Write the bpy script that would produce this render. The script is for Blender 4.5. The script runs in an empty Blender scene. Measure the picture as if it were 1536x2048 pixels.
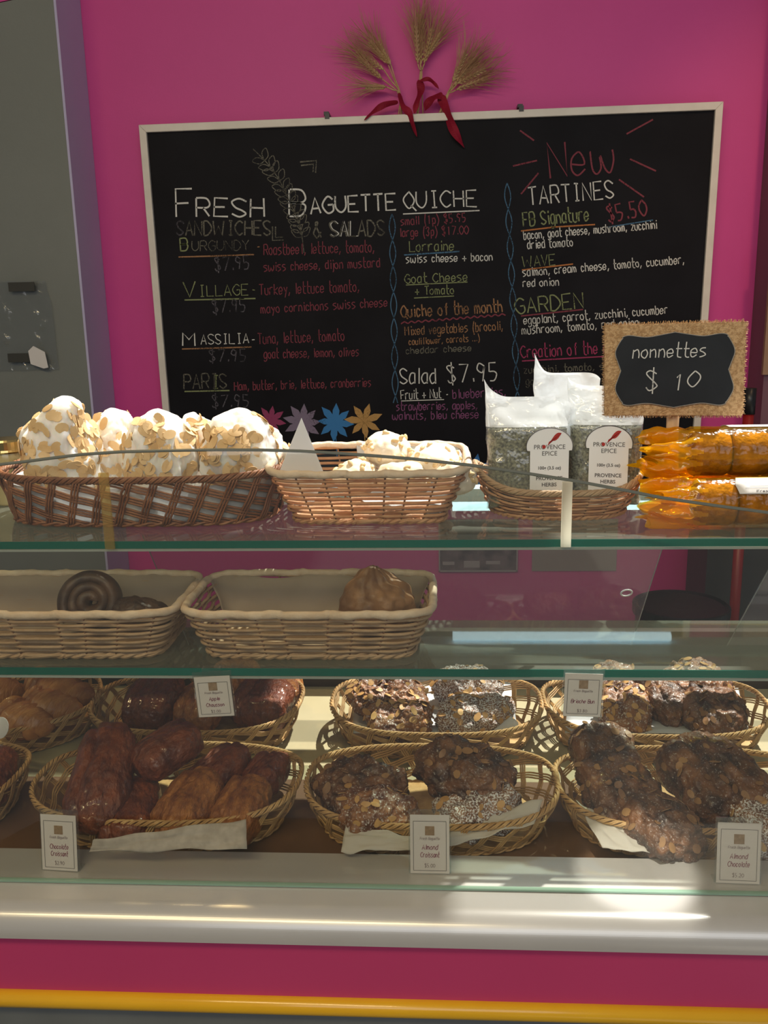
import bpy, bmesh, math, random
import numpy as np
from mathutils import Vector, Matrix, noise
from math import radians as RD, sin, cos, pi

S = bpy.context.scene
C = S.collection
# ------------------------------------------------------------------ camera
F_PX, CX, CY = 1770.0, 768.0, 1024.0
CAM = np.array([0.0, 0.0, 1.5])
YAW, PITCH, ROLL = RD(3.447), RD(-12.85), RD(-1.134)
_f = np.array([-sin(YAW)*cos(PITCH), cos(YAW)*cos(PITCH), sin(PITCH)])
_r = np.array([cos(YAW), sin(YAW), 0.0])
_u = np.cross(_r, _f)
R_, U_ = cos(ROLL)*_r + sin(ROLL)*_u, -sin(ROLL)*_r + cos(ROLL)*_u
cam_data = bpy.data.cameras.new('camera')
cam_data.sensor_fit = 'VERTICAL'
cam_data.sensor_height = 24.0
cam_data.lens = 24.0*F_PX/2048.0
cam_data.clip_start = 0.02
cam = bpy.data.objects.new('camera', cam_data)
C.objects.link(cam)
cam.matrix_world = Matrix(((R_[0], U_[0], -_f[0], CAM[0]), (R_[1], U_[1], -_f[1], CAM[1]), (R_[2], U_[2], -_f[2], CAM[2]), (0, 0, 0, 1)))
S.camera = cam

def at(px, py, Y=None, Z=None):
    """the point of the place seen in direction (px, py) on a plane y = Y or z = Z"""
    d = R_*(px-CX) - U_*(py-CY) + _f*F_PX
    t = (Y-CAM[1])/d[1] if Y is not None else (Z-CAM[2])/d[2]
    return CAM + t*d

# ------------------------------------------------------------------ light and exposure
S.view_settings.view_transform = 'Standard'
S.view_settings.look = 'None'
S.view_settings.gamma = 1.0
S.view_settings.use_curve_mapping = False
S.view_settings.exposure = 0.0
S.cycles.transparent_max_bounces = 32
S.cycles.max_bounces = 10
w = bpy.data.worlds.new('world'); S.world = w; w.use_nodes = True
w.node_tree.nodes['Background'].inputs[0].default_value = (0.80, 0.90, 1.0, 1)
w.node_tree.nodes['Background'].inputs[1].default_value = 0.15
SUN_TO = Vector((0.30, 0.33, 0.86)).normalized()
def lamp(name, kind, loc, energy, color, target=None, direction=None, **kw):
    l = bpy.data.lights.new(name, kind); l.energy = energy; l.color = color
    for k, v in kw.items(): setattr(l, k, v)
    o = bpy.data.objects.new(name, l); C.objects.link(o); o.location = loc
    d = Vector(direction) if direction is not None else Vector(target)-Vector(loc)
    o.rotation_euler = d.to_track_quat('-Z', 'Y').to_euler()
    return o
lamp('sun', 'SUN', (1.5, 3.0, 4.0), 9.0, (1.0, 0.96, 0.88), direction=-SUN_TO, angle=RD(0.8))
lamp('front_fill_light', 'AREA', (0.4, -1.7, 2.45), 24.0, (0.95, 0.97, 1.0), target=(0.1, 2.0, 1.2), shape='RECTANGLE', size=3.0, size_y=1.2)  # added fill from behind the camera, brightens all that faces it
lamp('ledge_highlight_strip', 'AREA', (-0.75, -0.5, 2.75), 23.0, (1.0, 0.80, 0.45), target=(-0.3, 0.9, 0.8), shape='RECTANGLE', size=1.7, size_y=0.06)  # unseen strip added to draw the warm highlight along the ledge
lamp('warm_wall_spot', 'SPOT', (1.0, 1.2, 2.8), 26.0, (1.0, 0.62, 0.35), target=(0.95, 2.5, 1.55), spot_size=RD(48), spot_blend=1.0, shadow_soft_size=0.05)
lamp('sill_patch_spot', 'SPOT', (0.05, 0.2, 2.5), 190.0, (1.0, 0.97, 0.93), target=(0.245, 0.988, 0.814), spot_size=RD(4.8), spot_blend=0.25, shadow_soft_size=0.01)  # added spot that throws the bright sun patch on the sill
lamp('warm_ceiling_spot', 'SPOT', (-0.75, 1.75, 2.5), 26.0, (1.0, 0.72, 0.36), target=(-0.5, 1.3, 0.8), spot_size=RD(50), spot_blend=0.6, shadow_soft_size=0.03)

# ------------------------------------------------------------------ mesh building
class MB:
    def __init__(self): self.v = []; self.f = []; self.m = []
    def add(self, verts, faces, mi=0):
        b = len(self.v)
        self.v.extend([tuple(map(float, p)) for p in verts])
        self.f.extend([tuple(b+i for i in f) for f in faces])
        self.m.extend([mi]*len(faces))
        return self
    def box(self, x0, x1, y0, y1, z0, z1, mi=0):
        return self.add([(x, y, z) for z in (z0, z1) for y in (y0, y1) for x in (x0, x1)],
                 [(0, 2, 3, 1), (4, 5, 7, 6), (0, 1, 5, 4), (2, 6, 7, 3), (0, 4, 6, 2), (1, 3, 7, 5)], mi)
    def prism(self, pts, y0, y1, mi=0):
        """polygon in x,z extruded in y"""
        n = len(pts)
        self.add([(p[0], y0, p[1]) for p in pts]+[(p[0], y1, p[1]) for p in pts],
                 [tuple(range(n)), tuple(range(2*n-1, n-1, -1))]+[(i, i+n, (i+1) % n+n, (i+1) % n) for i in range(n)], mi)
        return self
    def prism_x(self, pts, x0, x1, mi=0):
        """polygon in y,z extruded in x"""
        n = len(pts)
        self.add([(x0, p[0], p[1]) for p in pts]+[(x1, p[0], p[1]) for p in pts],
                 [tuple(range(n-1, -1, -1)), tuple(range(n, 2*n))]+[(i, (i+1) % n, (i+1) % n+n, i+n) for i in range(n)], mi)
        return self
    def prism_z(self, pts, z0, z1, mi=0):
        n = len(pts)
        self.add([(p[0], p[1], z0) for p in pts]+[(p[0], p[1], z1) for p in pts],
                 [tuple(range(n-1, -1, -1)), tuple(range(n, 2*n))]+[(i, (i+1) % n, (i+1) % n+n, i+n) for i in range(n)], mi)
        return self
    def tube(self, pts, r, sides=5, closed=False, ref=None, flat=1.0, mi=0):
        P = np.asarray(pts, float); n = len(P)
        T = (np.roll(P, -1, 0)-np.roll(P, 1, 0)) if closed else np.gradient(P, axis=0)
        T /= np.linalg.norm(T, axis=1)[:, None]+1e-12
        if ref is None:
            a = np.abs(T).mean(0); ref = np.eye(3)[int(np.argmin(a))]
        ref = np.broadcast_to(np.asarray(ref, float), P.shape)
        A = np.cross(T, ref); A /= np.linalg.norm(A, axis=1)[:, None]+1e-12
        B = np.cross(A, T)
        rr = np.broadcast_to(np.asarray(r, float), (n,))
        vs = []
        for k in range(sides):
            g = 2*pi*k/sides
            vs.append(P+A*(cos(g)*rr)[:, None]+B*(sin(g)*rr*flat)[:, None])
        V = np.stack(vs, 1).reshape(-1, 3)
        fs = []
        for i in range(n if closed else n-1):
            j = (i+1) % n
            for k in range(sides):
                l = (k+1) % sides
                fs.append((i*sides+k, i*sides+l, j*sides+l, j*sides+k))
        if not closed:
            fs.append(tuple(range(sides-1, -1, -1))); fs.append(tuple((n-1)*sides+k for k in range(sides)))
        return self.add(V, fs, mi)
    def lathe(self, prof, seg=40, c=(0, 0, 0), mi=0):
        n = len(prof)
        V = [(c[0]+r*cos(2*pi*k/seg), c[1]+r*sin(2*pi*k/seg), c[2]+z) for k in range(seg) for r, z in prof]
        fs = [(k*n+i, ((k+1) % seg)*n+i, ((k+1) % seg)*n+i+1, k*n+i+1) for k in range(seg) for i in range(n-1)]
        fs.append(tuple(k*n for k in range(seg-1, -1, -1))); fs.append(tuple(k*n+n-1 for k in range(seg)))
        return self.add(V, fs, mi)
    def grid(self, fn, nu, nv, mi=0, wrap=False):
        V = [fn(i/(nu if wrap else nu-1), j/(nv-1)) for i in range(nu) for j in range(nv)]
        fs = [(i*nv+j, ((i+1) % nu)*nv+j, ((i+1) % nu)*nv+j+1, i*nv+j+1) for i in range(nu if wrap else nu-1) for j in range(nv-1)]
        return self.add(V, fs, mi)
    def ribbon(self, P, width, normal, mi=0):
        P = np.asarray(P, float)
        if len(P) < 2: return self
        T = np.gradient(P, axis=0); T /= np.linalg.norm(T, axis=1)[:, None]+1e-12
        A = np.cross(T, np.asarray(normal, float)); A /= np.linalg.norm(A, axis=1)[:, None]+1e-12
        n = len(P); wd = np.broadcast_to(np.asarray(width, float), (n,))[:, None]/2
        return self.add(np.concatenate([P+A*wd, P-A*wd]), [(i, i+1, n+i+1, n+i) for i in range(n-1)], mi)

def obj(name, mb, mat, parent=None, smooth=False, loc=None, solid=0.0, bevel=0.0, sub=0):
    me = bpy.data.meshes.new(name)
    me.from_pydata(mb.v, [], mb.f)
    for m in (mat if isinstance(mat, (list, tuple)) else [mat]): me.materials.append(m)
    if any(mb.m): me.polygons.foreach_set('material_index', mb.m)
    if smooth: me.polygons.foreach_set('use_smooth', [True]*len(me.polygons))
    bm = bmesh.new(); bm.from_mesh(me); bmesh.ops.recalc_face_normals(bm, faces=bm.faces); bm.to_mesh(me); bm.free()
    me.update()
    o = bpy.data.objects.new(name, me); C.objects.link(o)
    if parent is not None: o.parent = parent
    if loc is not None: o.location = loc
    if bevel:
        b = o.modifiers.new('bevel', 'BEVEL'); b.width = bevel; b.segments = 2; b.limit_method = 'ANGLE'
    if sub:
        b = o.modifiers.new('sub', 'SUBSURF'); b.levels = b.render_levels = sub
    if solid:
        b = o.modifiers.new('solid', 'SOLIDIFY'); b.thickness = solid; b.offset = 0
    return o
def tag(o, label, cat, group=None):
    o['label'] = label; o['category'] = cat
    if group: o['group'] = group
    return o
def thing(name, label, cat, loc=(0, 0, 0), rot=(0, 0, 0), group=None):
    o = bpy.data.objects.new(name, None); C.objects.link(o); o.empty_display_size = 0.02
    o.location = tuple(map(float, loc)); o.rotation_euler = rot
    return tag(o, label, cat, group)
def struct(name, mb, mat, **k):
    o = obj(name, mb, mat, **k); o['kind'] = 'structure'; return o

# ------------------------------------------------------------------ materials
def lin(c):
    if isinstance(c, str):
        c = [int(c[i:i+2], 16)/255 for i in (0, 2, 4)]
        c = [x/12.92 if x <= 0.04045 else ((x+0.055)/1.055)**2.4 for x in c]
    return (c[0], c[1], c[2], 1.0)
def newmat(name):
    m = bpy.data.materials.new(name); m.use_nodes = True
    nt = m.node_tree
    return m, nt, nt.nodes['Principled BSDF'], nt.nodes['Material Output']
def mat(name, c1, c2=None, scale=30.0, rough=0.6, bump=0.0, bscale=None, detail=4.0, metal=0.0, sss=0.0, coat=0.0, lo=0.35, hi=0.65,
        stretch=None, spec=0.5, speck=None, trans=None, bdist=0.004, ssscale=0.008):
    m, nt, p, out = newmat(name)
    p.inputs['Roughness'].default_value = rough; p.inputs['Metallic'].default_value = metal
    p.inputs['Specular IOR Level'].default_value = spec
    if coat: p.inputs['Coat Weight'].default_value = coat; p.inputs['Coat Roughness'].default_value = 0.12
    if sss:
        p.inputs['Subsurface Weight'].default_value = sss; p.inputs['Subsurface Radius'].default_value = (1, 0.8, 0.6)
        p.inputs['Subsurface Scale'].default_value = ssscale
    L = nt.links.new
    tc = nt.nodes.new('ShaderNodeTexCoord'); vec = tc.outputs['Object']
    if stretch:
        mp = nt.nodes.new('ShaderNodeMapping'); mp.inputs['Scale'].default_value = stretch; L(vec, mp.inputs['Vector']); vec = mp.outputs[0]
    col = None
    def nz(sc, det=detail):
        n = nt.nodes.new('ShaderNodeTexNoise'); n.inputs['Scale'].default_value = sc; n.inputs['Detail'].default_value = det
        L(vec, n.inputs['Vector']); return n
    def ramp(fac, stops):
        r = nt.nodes.new('ShaderNodeValToRGB'); e = r.color_ramp.elements
        e[0].position, e[0].color = stops[0]; e[1].position, e[1].color = stops[-1]
        for s in stops[1:-1]:
            q = e.new(s[0]); q.color = s[1]
        L(fac, r.inputs[0]); return r
    if c2 is None: p.inputs['Base Color'].default_value = lin(c1)
    else:
        r = ramp(nz(scale).outputs['Fac'], [(lo, lin(c1)), (hi, lin(c2))]); col = r.outputs[0]
    if speck:            # (colour, scale, threshold, uprightness)
        k = ramp(nz(speck[1], 6).outputs['Fac'], [(speck[2]-0.05, (0, 0, 0, 1)), (speck[2]+0.10, (1, 1, 1, 1))])
        mx = nt.nodes.new('ShaderNodeMix'); mx.data_type = 'RGBA'
        mx.inputs['B'].default_value = lin(speck[0]); L(k.outputs[0], mx.inputs['Factor'])
        if col: L(col, mx.inputs['A'])
        else: mx.inputs['A'].default_value = lin(c1)
        col = mx.outputs['Result']
    if col: L(col, p.inputs['Base Color'])
    if bump:
        b = nt.nodes.new('ShaderNodeBump'); b.inputs['Strength'].default_value = bump; b.inputs['Distance'].default_value = bdist
        L(nz(bscale or scale*2).outputs['Fac'], b.inputs['Height']); L(b.outputs[0], p.inputs['Normal'])
    if trans:            # share of light passing through (paper, film)
        t = nt.nodes.new('ShaderNodeBsdfTranslucent'); t.inputs[0].default_value = lin(c1)
        mx = nt.nodes.new('ShaderNodeMixShader'); mx.inputs[0].default_value = trans
        L(p.outputs[0], mx.inputs[1]); L(t.outputs[0], mx.inputs[2]); L(mx.outputs[0], out.inputs[0])
    return m
def glass(name, tint, dust=0.0, dustcol=(0.5, 0.5, 0.5), rough=0.02, f0=0.04, f1=0.9, spec_tint=(1, 1, 1), wav=0.0):
    m, nt, p, out = newmat(name); nt.nodes.remove(p); L = nt.links.new
    t = nt.nodes.new('ShaderNodeBsdfTransparent'); t.inputs[0].default_value = lin(tint)
    g = nt.nodes.new('ShaderNodeBsdfGlossy'); g.inputs['Roughness'].default_value = rough; g.inputs[0].default_value = lin(spec_tint)
    lw = nt.nodes.new('ShaderNodeLayerWeight'); lw.inputs[0].default_value = 0.5
    pw = nt.nodes.new('ShaderNodeMath'); pw.operation = 'POWER'; pw.inputs[1].default_value = 5; L(lw.outputs['Facing'], pw.inputs[0])
    ma = nt.nodes.new('ShaderNodeMath'); ma.operation = 'MULTIPLY_ADD'; ma.inputs[1].default_value = f1; ma.inputs[2].default_value = f0
    L(pw.outputs[0], ma.inputs[0])
    if wav:
        tc = nt.nodes.new('ShaderNodeTexCoord'); n = nt.nodes.new('ShaderNodeTexNoise'); n.inputs['Scale'].default_value = 60
        b = nt.nodes.new('ShaderNodeBump'); b.inputs['Strength'].default_value = wav; b.inputs['Distance'].default_value = 0.01
        L(tc.outputs['Object'], n.inputs['Vector']); L(n.outputs['Fac'], b.inputs['Height'])
        L(b.outputs[0], g.inputs['Normal']); L(b.outputs[0], lw.inputs['Normal'])
    src = t.outputs[0]
    if dust:
        d = nt.nodes.new('ShaderNodeBsdfDiffuse'); d.inputs[0].default_value = lin(dustcol)
        tl = nt.nodes.new('ShaderNodeBsdfTranslucent'); tl.inputs[0].default_value = lin(dustcol)
        m0 = nt.nodes.new('ShaderNodeMixShader'); m0.inputs[0].default_value = 0.5; L(d.outputs[0], m0.inputs[1]); L(tl.outputs[0], m0.inputs[2])
        m1 = nt.nodes.new('ShaderNodeMixShader'); m1.inputs[0].default_value = dust
        L(src, m1.inputs[1]); L(m0.outputs[0], m1.inputs[2]); src = m1.outputs[0]
    mx = nt.nodes.new('ShaderNodeMixShader'); L(ma.outputs[0], mx.inputs[0]); L(src, mx.inputs[1]); L(g.outputs[0], mx.inputs[2])
    L(mx.outputs[0], out.inputs[0])
    return m
def chalk(name, c, dens=0.62):
    m, nt, p, out = newmat(name); L = nt.links.new
    p.inputs['Base Color'].default_value = lin(c); p.inputs['Roughness'].default_value = 0.9; p.inputs['Specular IOR Level'].default_value = 0.1
    tc = nt.nodes.new('ShaderNodeTexCoord')
    n = nt.nodes.new('ShaderNodeTexNoise'); n.inputs['Scale'].default_value = 260; n.inputs['Detail'].default_value = 3
    n2 = nt.nodes.new('ShaderNodeTexNoise'); n2.inputs['Scale'].default_value = 14
    L(tc.outputs['Object'], n.inputs['Vector']); L(tc.outputs['Object'], n2.inputs['Vector'])
    ad = nt.nodes.new('ShaderNodeMath'); ad.operation = 'ADD'; L(n.outputs['Fac'], ad.inputs[0]); L(n2.outputs['Fac'], ad.inputs[1])
    mr = nt.nodes.new('ShaderNodeMapRange'); mr.inputs['From Min'].default_value = 1.35-dens; mr.inputs['From Max'].default_value = 1.75-dens
    mr.inputs['To Min'].default_value = 0.12; mr.inputs['To Max'].default_value = 1.0
    L(ad.outputs[0], mr.inputs['Value'])
    t = nt.nodes.new('ShaderNodeBsdfTransparent'); mx = nt.nodes.new('ShaderNodeMixShader')
    L(mr.outputs[0], mx.inputs[0]); L(t.outputs[0], mx.inputs[1]); L(p.outputs[0], mx.inputs[2]); L(mx.outputs[0], out.inputs[0])
    return m
def emit(name, c, s):
    m, nt, p, out = newmat(name)
    p.inputs['Base Color'].default_value = lin(c); p.inputs['Emission Color'].default_value = lin(c); p.inputs['Emission Strength'].default_value = s
    return m

PINK = mat('pink_paint', (0.60, 0.050, 0.275), (0.63, 0.055, 0.29), 3, rough=0.55, bump=0.05, bscale=300)
PANEL_PINK = mat('pink_laminate', (0.50, 0.042, 0.145), (0.53, 0.046, 0.155), 3, rough=0.35)
GREY = mat('grey_paint', (0.175, 0.185, 0.170), (0.19, 0.20, 0.185), 4, rough=0.6, bump=0.05, bscale=300)
PURPLE = mat('lavender_paint', (0.46, 0.42, 0.62), (0.49, 0.45, 0.65), 4, rough=0.6)
MAUVE = mat('mauve_paint', (0.16, 0.07, 0.10), (0.18, 0.08, 0.11), 4, rough=0.6)
FLOORM = mat('floor_tile', (0.20, 0.19, 0.18), (0.25, 0.24, 0.22), 6, rough=0.4)
CEILM = mat('ceiling_white', (0.6, 0.6, 0.6), (0.64, 0.64, 0.63), 5, rough=0.8)
BOARD = mat('blackboard', (0.007, 0.0065, 0.009), (0.011, 0.0105, 0.014), 5, rough=0.6, spec=0.12)
ALU = mat('cream_frame', (0.68, 0.62, 0.55), (0.74, 0.68, 0.61), 20, rough=0.45)
STEEL = mat('steel', (0.5, 0.5, 0.5), rough=0.3, metal=1.0)
DARKM = mat('dark_metal', (0.03, 0.03, 0.035), (0.05, 0.05, 0.055), 30, rough=0.5)
WHITE = mat('white_laminate', (0.60, 0.60, 0.57), (0.64, 0.64, 0.61), 4, rough=0.3, coat=0.3)
LEDGE = mat('white_ledge', (0.44, 0.42, 0.40), (0.48, 0.46, 0.44), 4, rough=0.34, coat=1.0)
for k_, v_ in (('Coat IOR', 2.2), ('Coat Roughness', 0.24)): LEDGE.node_tree.nodes['Principled BSDF'].inputs[k_].default_value = v_
DECK = mat('cream_deck', (0.40, 0.35, 0.215), (0.44, 0.39, 0.25), 8, rough=0.45)
YELLOW = mat('yellow_trim', (0.80, 0.42, 0.01), (0.84, 0.46, 0.012), 8, rough=0.25, coat=0.4)
KICK = mat('grey_kick', (0.13, 0.14, 0.14), (0.16, 0.17, 0.17), 8, rough=0.5)
DKBROWN = mat('dark_brown', (0.030, 0.018, 0.012), (0.045, 0.028, 0.018), 10, rough=0.6)
PANE = glass('pane_glass', (0.93, 0.93, 0.90), dust=0.015, dustcol=(0.6, 0.6, 0.55))
SHELF = glass('shelf_glass', (0.84, 0.90, 0.86), dust=0.26, dustcol=(0.55, 0.60, 0.51), rough=0.04)
SHELFB = glass('shelf_underside', (0.90, 0.94, 0.91), dust=0.05, dustcol=(0.50, 0.52, 0.45), rough=0.04, f0=0.01, f1=0.15)
DOORG = glass('door_glass', (0.93, 0.94, 0.94), dust=0.05, dustcol=(0.5, 0.45, 0.5))
EDGE = mat('green_glass_edge', (0.015, 0.24, 0.18), (0.025, 0.32, 0.26), 3, rough=0.1, coat=0.6, trans=0.5)
EDGELINE = mat('glass_arris', (0.35, 0.40, 0.38), rough=0.2)
ACRYL = glass('clear_acrylic', (0.93, 0.96, 0.96), dust=0.05, dustcol=(0.8, 0.8, 0.8), f0=0.05)
CARD = mat('card_paper', (0.66, 0.62, 0.60), (0.70, 0.66, 0.64), 8, rough=0.8)
PAPER = mat('greaseproof_paper', (0.78, 0.74, 0.66), (0.84, 0.80, 0.73), 14, rough=0.75, bump=0.3, bscale=35, trans=0.45)
PAPER_SHADE = mat('shaded_paper', (0.48, 0.38, 0.29), (0.56, 0.45, 0.35), 14, rough=0.75, bump=0.3, bscale=35, trans=0.3)  # greaseproof paper with the shade inside the middle baskets put into its colour
WPAPER = mat('white_paper', (0.80, 0.82, 0.84), (0.85, 0.86, 0.88), 14, rough=0.75, bump=0.2, bscale=30, trans=0.4)
INK = mat('grey_ink', (0.10, 0.09, 0.09), rough=0.8)
PALEINK = mat('pale_ink', (0.36, 0.30, 0.30), rough=0.8)
MAROON = mat('maroon_ink', (0.22, 0.02, 0.07), rough=0.8)
BROWNINK = mat('brown_print', (0.26, 0.17, 0.10), (0.36, 0.25, 0.16), 200, rough=0.8)
REDINK = mat('red_ink', (0.40, 0.025, 0.02), rough=0.7)
MER = mat('meringue', (0.86, 0.83, 0.77), (0.90, 0.87, 0.82), 14, rough=0.65, bump=0.25, bscale=30, sss=0.7, ssscale=0.04)
FLAKE = mat('almond_flake', (0.62, 0.40, 0.18), (0.74, 0.53, 0.28), 25, rough=0.6, bump=0.1)
FLAKE_D = mat('dark_almond_flake', (0.20, 0.095, 0.040), (0.40, 0.22, 0.09), 25, rough=0.5)
FLAKE_B = mat('baked_almond_flake', (0.50, 0.27, 0.09), (0.66, 0.42, 0.18), 25, rough=0.45)
NUT = mat('pine_nut', (0.74, 0.52, 0.25), (0.80, 0.62, 0.38), 25, rough=0.5)
COOKIE = mat('nut_biscuit', (0.82, 0.70, 0.54), (0.86, 0.76, 0.62), 30, rough=0.7, bump=0.3)
GLAZED = mat('glazed_pastry', (0.075, 0.012, 0.005), (0.27, 0.066, 0.018), 34, rough=0.40, bump=1.0, bscale=95, bdist=.007, coat=0.5, lo=0.3, hi=0.72, detail=8, stretch=(1, 1.7, 1))
GOLDEN = mat('golden_pastry', (0.17, 0.042, 0.010), (0.48, 0.19, 0.045), 38, rough=0.45, bump=1.0, bscale=100, bdist=.006, coat=0.25, lo=0.3, hi=0.7, detail=8, stretch=(1, 2.2, 1))
CROIS = mat('croissant_crust', (0.24, 0.065, 0.015), (0.56, 0.25, 0.07), 26, rough=0.4, bump=0.8, bscale=110, coat=0.25, lo=0.32, hi=0.66, stretch=(2.4, 0.7, 0.7))
CRUST = mat('almond_crust', (0.10, 0.030, 0.014), (0.34, 0.15, 0.06), 38, rough=0.5, bump=0.7, bscale=80, coat=0.2, bdist=.007, speck=((0.70, 0.67, 0.64), 330, 0.60))
CRUST_D = mat('chocolate_crust', (0.042, 0.017, 0.009), (0.22, 0.092, 0.036), 34, rough=0.5, bump=0.7, bscale=80, coat=0.2, bdist=.007, speck=((0.50, 0.45, 0.42), 380, 0.64))
CRUST_S = mat('sugared_crust', (0.10, 0.035, 0.018), (0.32, 0.15, 0.06), 38, rough=0.5, bump=0.7, bscale=90, bdist=.007, speck=((0.80, 0.80, 0.80), 430, 0.50))
DKROLL = mat('dark_roll', (0.045, 0.026, 0.016), (0.12, 0.065, 0.035), 30, rough=0.5, bump=0.5, bscale=70)
SCONE = mat('baked_puff', (0.16, 0.075, 0.030), (0.34, 0.18, 0.08), 30, rough=0.5, bump=0.5, bscale=80)
W_TAN = mat('golden_wicker', (0.40, 0.22, 0.075), (0.60, 0.38, 0.16), 45, rough=0.5, bump=0.2, bscale=300)
W_BROWN = mat('brown_wicker', (0.17, 0.060, 0.026), (0.30, 0.125, 0.055), 45, rough=0.45, bump=0.2, bscale=300)
W_PALE = mat('pale_wicker', (0.68, 0.38, 0.20), (0.80, 0.52, 0.31), 45, rough=0.55, bump=0.2, bscale=300, trans=0.42)
W_PALE2 = mat('beige_wicker', (0.46, 0.30, 0.17), (0.56, 0.39, 0.24), 45, rough=0.55, bump=0.2, bscale=300, trans=0.1)
RIMW = mat('wrapped_rim', (0.66, 0.50, 0.36), (0.76, 0.62, 0.48), 60, rough=0.6, bump=0.35, bscale=160)
STAKE = mat('wicker_stake', (0.22, 0.10, 0.05), (0.32, 0.17, 0.09), 60, rough=0.6)
STRAW = mat('dry_straw', (0.42, 0.27, 0.12), (0.54, 0.37, 0.19), 60, rough=0.7)
AWN = mat('wheat_awn', (0.36, 0.19, 0.10), (0.44, 0.25, 0.14), 60, rough=0.7)
RIBBON = mat('red_satin', (0.22, 0.006, 0.022), (0.30, 0.010, 0.032), 20, rough=0.65, spec=.2)
BURLAP = mat('burlap', (0.44, 0.26, 0.12), (0.64, 0.42, 0.22), 260, rough=0.9, bump=0.8, bscale=420, lo=0.4, hi=0.6)
SLATE = mat('sign_slate', (0.012, 0.014, 0.018), (0.020, 0.023, 0.028), 12, rough=0.6, spec=0.25)
WOOD = mat('pale_wood', (0.55, 0.36, 0.19), (0.66, 0.46, 0.27), 20, rough=0.5, stretch=(8, 8, 1))
BRASS = mat('brass', (0.55, 0.40, 0.16), (0.62, 0.46, 0.20), 20, rough=0.22, metal=1.0)
JARM = mat('honey_jar', (0.40, 0.33, 0.15), (0.50, 0.42, 0.22), 10, rough=0.15, coat=0.6)
CAKE = mat('gingerbread', (0.20, 0.075, 0.015), (0.42, 0.20, 0.05), 60, rough=0.7, bump=0.6, bscale=160)
FILM = glass('amber_film', (1.0, 0.80, 0.22), dust=0.10, dustcol=(1.0, 0.66, 0.05), rough=0.16, f0=0.03, f1=0.35, wav=0.35)
FILM_END = glass('crumpled_amber_film', (1.0, 0.66, 0.05), dust=0.50, dustcol=(1.0, 0.56, 0.01), rough=0.16, f0=0.04, f1=0.4, wav=0.5)
BAGFILM = glass('clear_bag_film', (0.93, 0.95, 0.95), dust=0.16, dustcol=(0.90, 0.94, 0.96), rough=0.12, f0=0.06, f1=0.7, wav=0.5)
BAGTOP = glass('frosty_bag_top', (0.86, 0.90, 0.92), dust=0.78, dustcol=(0.94, 0.97, 0.99), rough=0.15, f0=0.06, f1=0.6, wav=0.5)
HERB = mat('dried_herbs', (0.060, 0.055, 0.028), (0.36, 0.34, 0.20), 260, rough=0.9, bump=0.9, bscale=350, lo=0.38, hi=0.66)
SLEEVE = glass('plastic_sleeve', (0.88, 0.90, 0.90), dust=0.22, dustcol=(0.4, 0.4, 0.4), rough=0.15, f0=0.06, wav=0.4)
TAPE = mat('dark_tape', (0.035, 0.034, 0.028), rough=0.6)
BLACKP = mat('black_plastic', (0.012, 0.012, 0.013), rough=0.35)
REDP = mat('red_plastic', (0.30, 0.012, 0.012), rough=0.35)
CABIN = mat('dark_cabinet', (0.030, 0.030, 0.034), (0.040, 0.040, 0.045), 8, rough=0.5)
BROWNB = mat('brown_board', (0.28, 0.16, 0.10), (0.34, 0.20, 0.13), 12, rough=0.7)
REFL_DARK = mat('dark_reflection', (0.03, 0.02, 0.03), (0.16, 0.11, 0.13), 18, rough=0.5, lo=0.4, hi=0.6)  # tone of a reflection in the glass, carried by a wall panel
REFL_GREY = mat('grey_reflection', (0.26, 0.21, 0.20), (0.30, 0.25, 0.23), 5, rough=0.7)
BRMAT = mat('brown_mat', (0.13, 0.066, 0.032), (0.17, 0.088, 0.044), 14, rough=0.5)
REFL_PALE = mat('pale_reflection', (0.34, 0.29, 0.32), rough=0.6)
TUBE = emit('tube_light', (0.62, 0.88, 1.0), 3.2)
HOUSING = mat('blue_white_housing', (0.50, 0.66, 0.72), (0.54, 0.70, 0.76), 5, rough=0.4)
GOLDROD = glass('gold_rod', (0.97, 0.86, 0.55), dust=0.24, dustcol=(0.75, 0.58, 0.22), rough=0.1)
ROD = mat('frosted_rod', (0.98, 0.96, 0.88), rough=0.2, trans=0.92)

# ------------------------------------------------------------------ setting
YW = 2.50            # back wall
xc = at(156, 0, Y=YW)[0]
XL, XRt = -2.2, 2.0
struct('wall_back', MB().box(XL, XRt, YW, YW+0.12, 0, 2.62), PINK)
yc = 2.335
xt = at(114, 0, Y=yc)[0]
zt = at(110, 0, Y=yc)[2]; zl = at(0, 22, Y=yc)[2]; xl0 = at(0, 22, Y=yc)[0]
slope = (zt-zl)/(xt-xl0)
struct('wall_left', MB().prism([(XL, 0), (xc, 0), (xc, zt+slope*(xc-xt)+0.02), (XL, zl+slope*(XL-xl0))], yc, YW-0.002), GREY)
struct('trim_1', MB().box(xc, xc+0.006, yc-0.001, YW-0.001, 0, 2.62), PURPLE)
struct('trim_2', MB().prism([(XL, zl+slope*(XL-xl0)+.002), (xc, zt+slope*(xc-xt)+0.022), (xc, 2.62), (XL, 2.62)], yc, YW-0.002), PINK)
xr = at(1513, 800, Y=2.42)[0]
struct('wall_right', MB().box(xr, XRt, 2.38, YW-0.002, 0, 2.62), MAUVE)
struct('floor', MB().box(XL, XRt, -3.0, YW+.12, -0.1, 0.0), FLOORM)
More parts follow.
